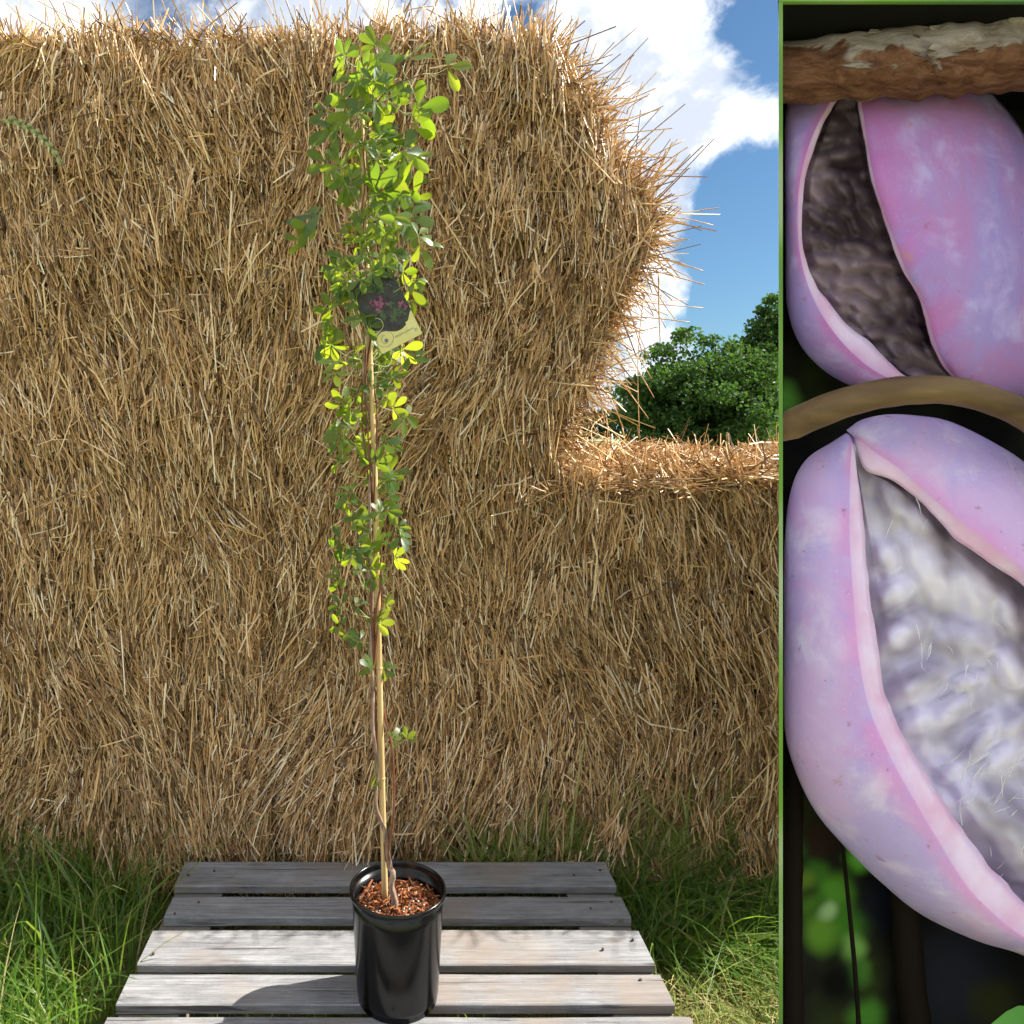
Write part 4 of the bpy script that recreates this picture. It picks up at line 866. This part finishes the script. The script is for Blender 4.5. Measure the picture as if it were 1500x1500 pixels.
for i in range(16):
    for j in range(6):
        y = 150+i*26+gl.normal(0, 5); x = 1185+j*30+(i % 2)*14+gl.normal(0, 4)+max(0, (y-380))*.5
        lm2.append((x, y, 23, 13, gl.normal(10, 18), gl.uniform(.014, .026)))
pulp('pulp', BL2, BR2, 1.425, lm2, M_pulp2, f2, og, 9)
# --- thick branch
T = mat('peeling_bark', .85, .2); g = T.node('ShaderNodeTexCoord').outputs['Object']
gr = T.noise(T.mapping(g, sc=(14, 55, 55)), 1, 9, .72, .5); bl = T.noise(T.mapping(g, sc=(6, 14, 14)), 1, 4, .6, .6)
zsep = T.node('ShaderNodeSeparateXYZ', ins={0: g}).outputs[2]
peel = T.rng(T.math('ADD', T.math('MULTIPLY', zsep, 9.0), T.math('MULTIPLY', T.math('SUBTRACT', bl, .5), 2.6)), -.12, .02)
cb = T.ramp(gr, [(.3, (.05, .018, .010)), (.5, (.17, .075, .042)), (.65, (.30, .155, .10)), (.8, (.42, .26, .19))]); cp_ = T.ramp(gr, [(.3, (.16, .11, .085)), (.5, (.37, .30, .27)), (.7, (.56, .50, .48))])
setc(T, T.mix(peel, cb, cp_)); bump(T, T.math('ADD', gr, T.math('MULTIPLY', peel, .5)), 1.0, .014); M_pbark = T.m
br = empty('thick_branch', atz(1320, 92, 1.30)); og = np.array(br.location)
tag(br, 'thick peeling brown branch across the top of the display case', 'branch')
bp = spline(np.array([atz(1170, 108, 1.315), atz(1230, 99, 1.30), atz(1330, 92, 1.295), atz(1430, 83, 1.295), atz(1510, 76, 1.30), atz(1620, 66, 1.31), atz(1715, 60, 1.32)]), 90)
bw_ = tube('wood', bp-og, np.interp(np.arange(90), [0, 20, 50, 89], [.046, .052, .060, .066]), M_pbark, br, 40, .18)
def flush(ob, org, n_):
    for v in ob.data.vertices:
        if v.index < n_ or v.index == len(ob.data.vertices)-2:
            d = np.array(v.co)+org-CAM; zc = float(np.dot(d, FWD)); v.co.x = float(k_wall*zc+.006+CAM[0]-org[0])
k_wall = (XL-PX)/FPX
flush(bw_, og, 40)
# raised flakes of bark
for k_ in range(24):
    i = random.randint(3, 84); a = random.uniform(-1.2, 1.4); p = bp[i]-og; rad_ = np.interp(i, [0, 20, 50, 89], [.046, .052, .060, .066])
    nrm_ = unit(np.array([0, -math.cos(a), math.sin(a)])); u_ = np.array([1.0, 0, .03]); v_ = np.cross(nrm_, u_)
    q = p+nrm_*(rad_*1.02); Lx = random.uniform(.006, .022); Ly = random.uniform(.003, .009)
    P_ = []
    for kk in range(7):
        aa_ = kk*2*math.pi/7; rr_ = random.uniform(.55, 1.1); lift = .0012 if math.sin(aa_) > .2 else -.0015
        P_.append(tuple(q+u_*Lx*rr_*math.cos(aa_)+v_*Ly*rr_*math.sin(aa_)+nrm_*lift))
    bm = bmesh.new(); f = bm.faces.new([bm.verts.new(x) for x in P_]); bm.normal_update()
    r = bmesh.ops.extrude_face_region(bm, geom=[f]); bmesh.ops.translate(bm, vec=tuple(-nrm_*.003), verts=[v for v in r['geom'] if isinstance(v, bmesh.types.BMVert)]); bmesh.ops.recalc_face_normals(bm, faces=bm.faces)
    mesh_bm('bark_flake', bm, M_pbark, br)
kp = spline(np.array([atz(1478, 74, 1.27), atz(1488, 40, 1.265), atz(1500, 12, 1.275)]), 14)
tube('knot', kp-og, np.array([.012, .022, .03, .034, .036, .036, .035, .034, .033, .033, .032, .03, .026, .012]), M_pbark, br, 18, .5)
# --- thin bent stem between the fruits
T = mat('smooth_stem', .6, .3); g = T.node('ShaderNodeTexCoord').outputs['Object']
setc(T, T.ramp(T.noise(T.mapping(g, sc=(4, 20, 20)), 1, 5), [(.3, (.06, .035, .015)), (.6, (.17, .105, .048)), (.8, (.32, .24, .15))])); M_sstem = T.m
bs = empty('bent_stem', atz(1320, 580, 1.27)); og = np.array(bs.location); tag(bs, 'thin smooth brown stem arching between the two giant fruits', 'stem')
bw_ = tube('wood', spline(np.array([atz(1150, 627, 1.30), atz(1200, 604, 1.27), atz(1260, 583, 1.255), atz(1330, 572, 1.25), atz(1400, 573, 1.25), atz(1460, 590, 1.25), atz(1510, 615, 1.26), atz(1600, 690, 1.29), atz(1712, 800, 1.33)]), 70)-og, np.interp(np.arange(70), [0, 30, 69], [.026, .0215, .024]), M_sstem, bs, 20, .06); flush(bw_, og, 20)
# --- dark upright stems and leaves inside the case
M_dstem = simple('dark_stem', (.012, .008, .006), .8, .1)
for (xa, ya, xb, yb_, rr_, lab_) in ((1166, 1090, 1166, 1600, .018, 'broad dark upright stem at the edge of the case below the pale fruit'), (1318, 1230, 1362, 1640, .028, 'dark brown upright stem rising behind the pale fruit tip'), (1232, 1215, 1262, 1620, .0045, 'very thin dark twig crossing the green blur under the pale fruit')):
    p0 = atz(xa, ya, 1.475); p1 = atz(xb, yb_, 1.475); ee = empty('dark_stem', p1); tag(ee, lab_, 'stem')
    # continue straight down to the floor of the case
    d = p1-p0; s_ = ((-LOW+.046)-np.dot(p0-CAM, UPV))/np.dot(d, UPV); p2 = p0+d*s_
    tube('wood', spline(np.array([p0, (p0+p2)/2+rng.normal(0, .006, 3), p2]), 20)-p1, np.linspace(rr_*.8, rr_, 20), M_dstem, ee, 12, .12)
def big_leaf(name, label, c, u, nrm, L, wr, parent_pt):
    c = np.array(c); ee = empty(name, c); tag(ee, label, 'leaf', None)
    V, F = [], []; leaflet(V, F, np.zeros(3), unit(np.array(u, float)), unit(np.array(nrm, float)), L, wr, .12, .12)
    me = bpy.data.meshes.new('blade'); me.from_pydata([tuple(v) for v in V], [], F); me.update(); me.polygons.foreach_set('use_smooth', np.ones(len(F), bool)); me.materials.append(M_case_leaf); link(bpy.data.objects.new('blade', me), ee)
    tube('stalk', spline(np.array([np.array(parent_pt)-c, (np.array(parent_pt)-c)*.5+np.array([0, 0, -.01]), np.zeros(3)]), 8), .002, M_shoot, ee, sides=6)
M_case_leaf = simple('case_leaf', (.10, .32, .06), .4, .4)
big_leaf('green_leaf', 'rounded bright green leaf beneath the tip of the pale giant fruit', atz(1425, 1530, 1.33), (1, 0, .25), (0, -1, .2), .14, .62, atz(1366, 1560, 1.46))
big_leaf('green_leaf', 'small green leaf above the thick peeling branch', atz(1335, 22, 1.42), (1, 0, .1), (0, -.9, -.3), .085, .5, atz(1325, 70, 1.33))

# ------------------------------------------------------------------ render settings
scene.render.engine = 'CYCLES'
scene.cycles.max_bounces = 4; scene.cycles.diffuse_bounces = 3; scene.cycles.use_adaptive_sampling = True; scene.cycles.adaptive_threshold = .03; scene.cycles.transparent_max_bounces = 8
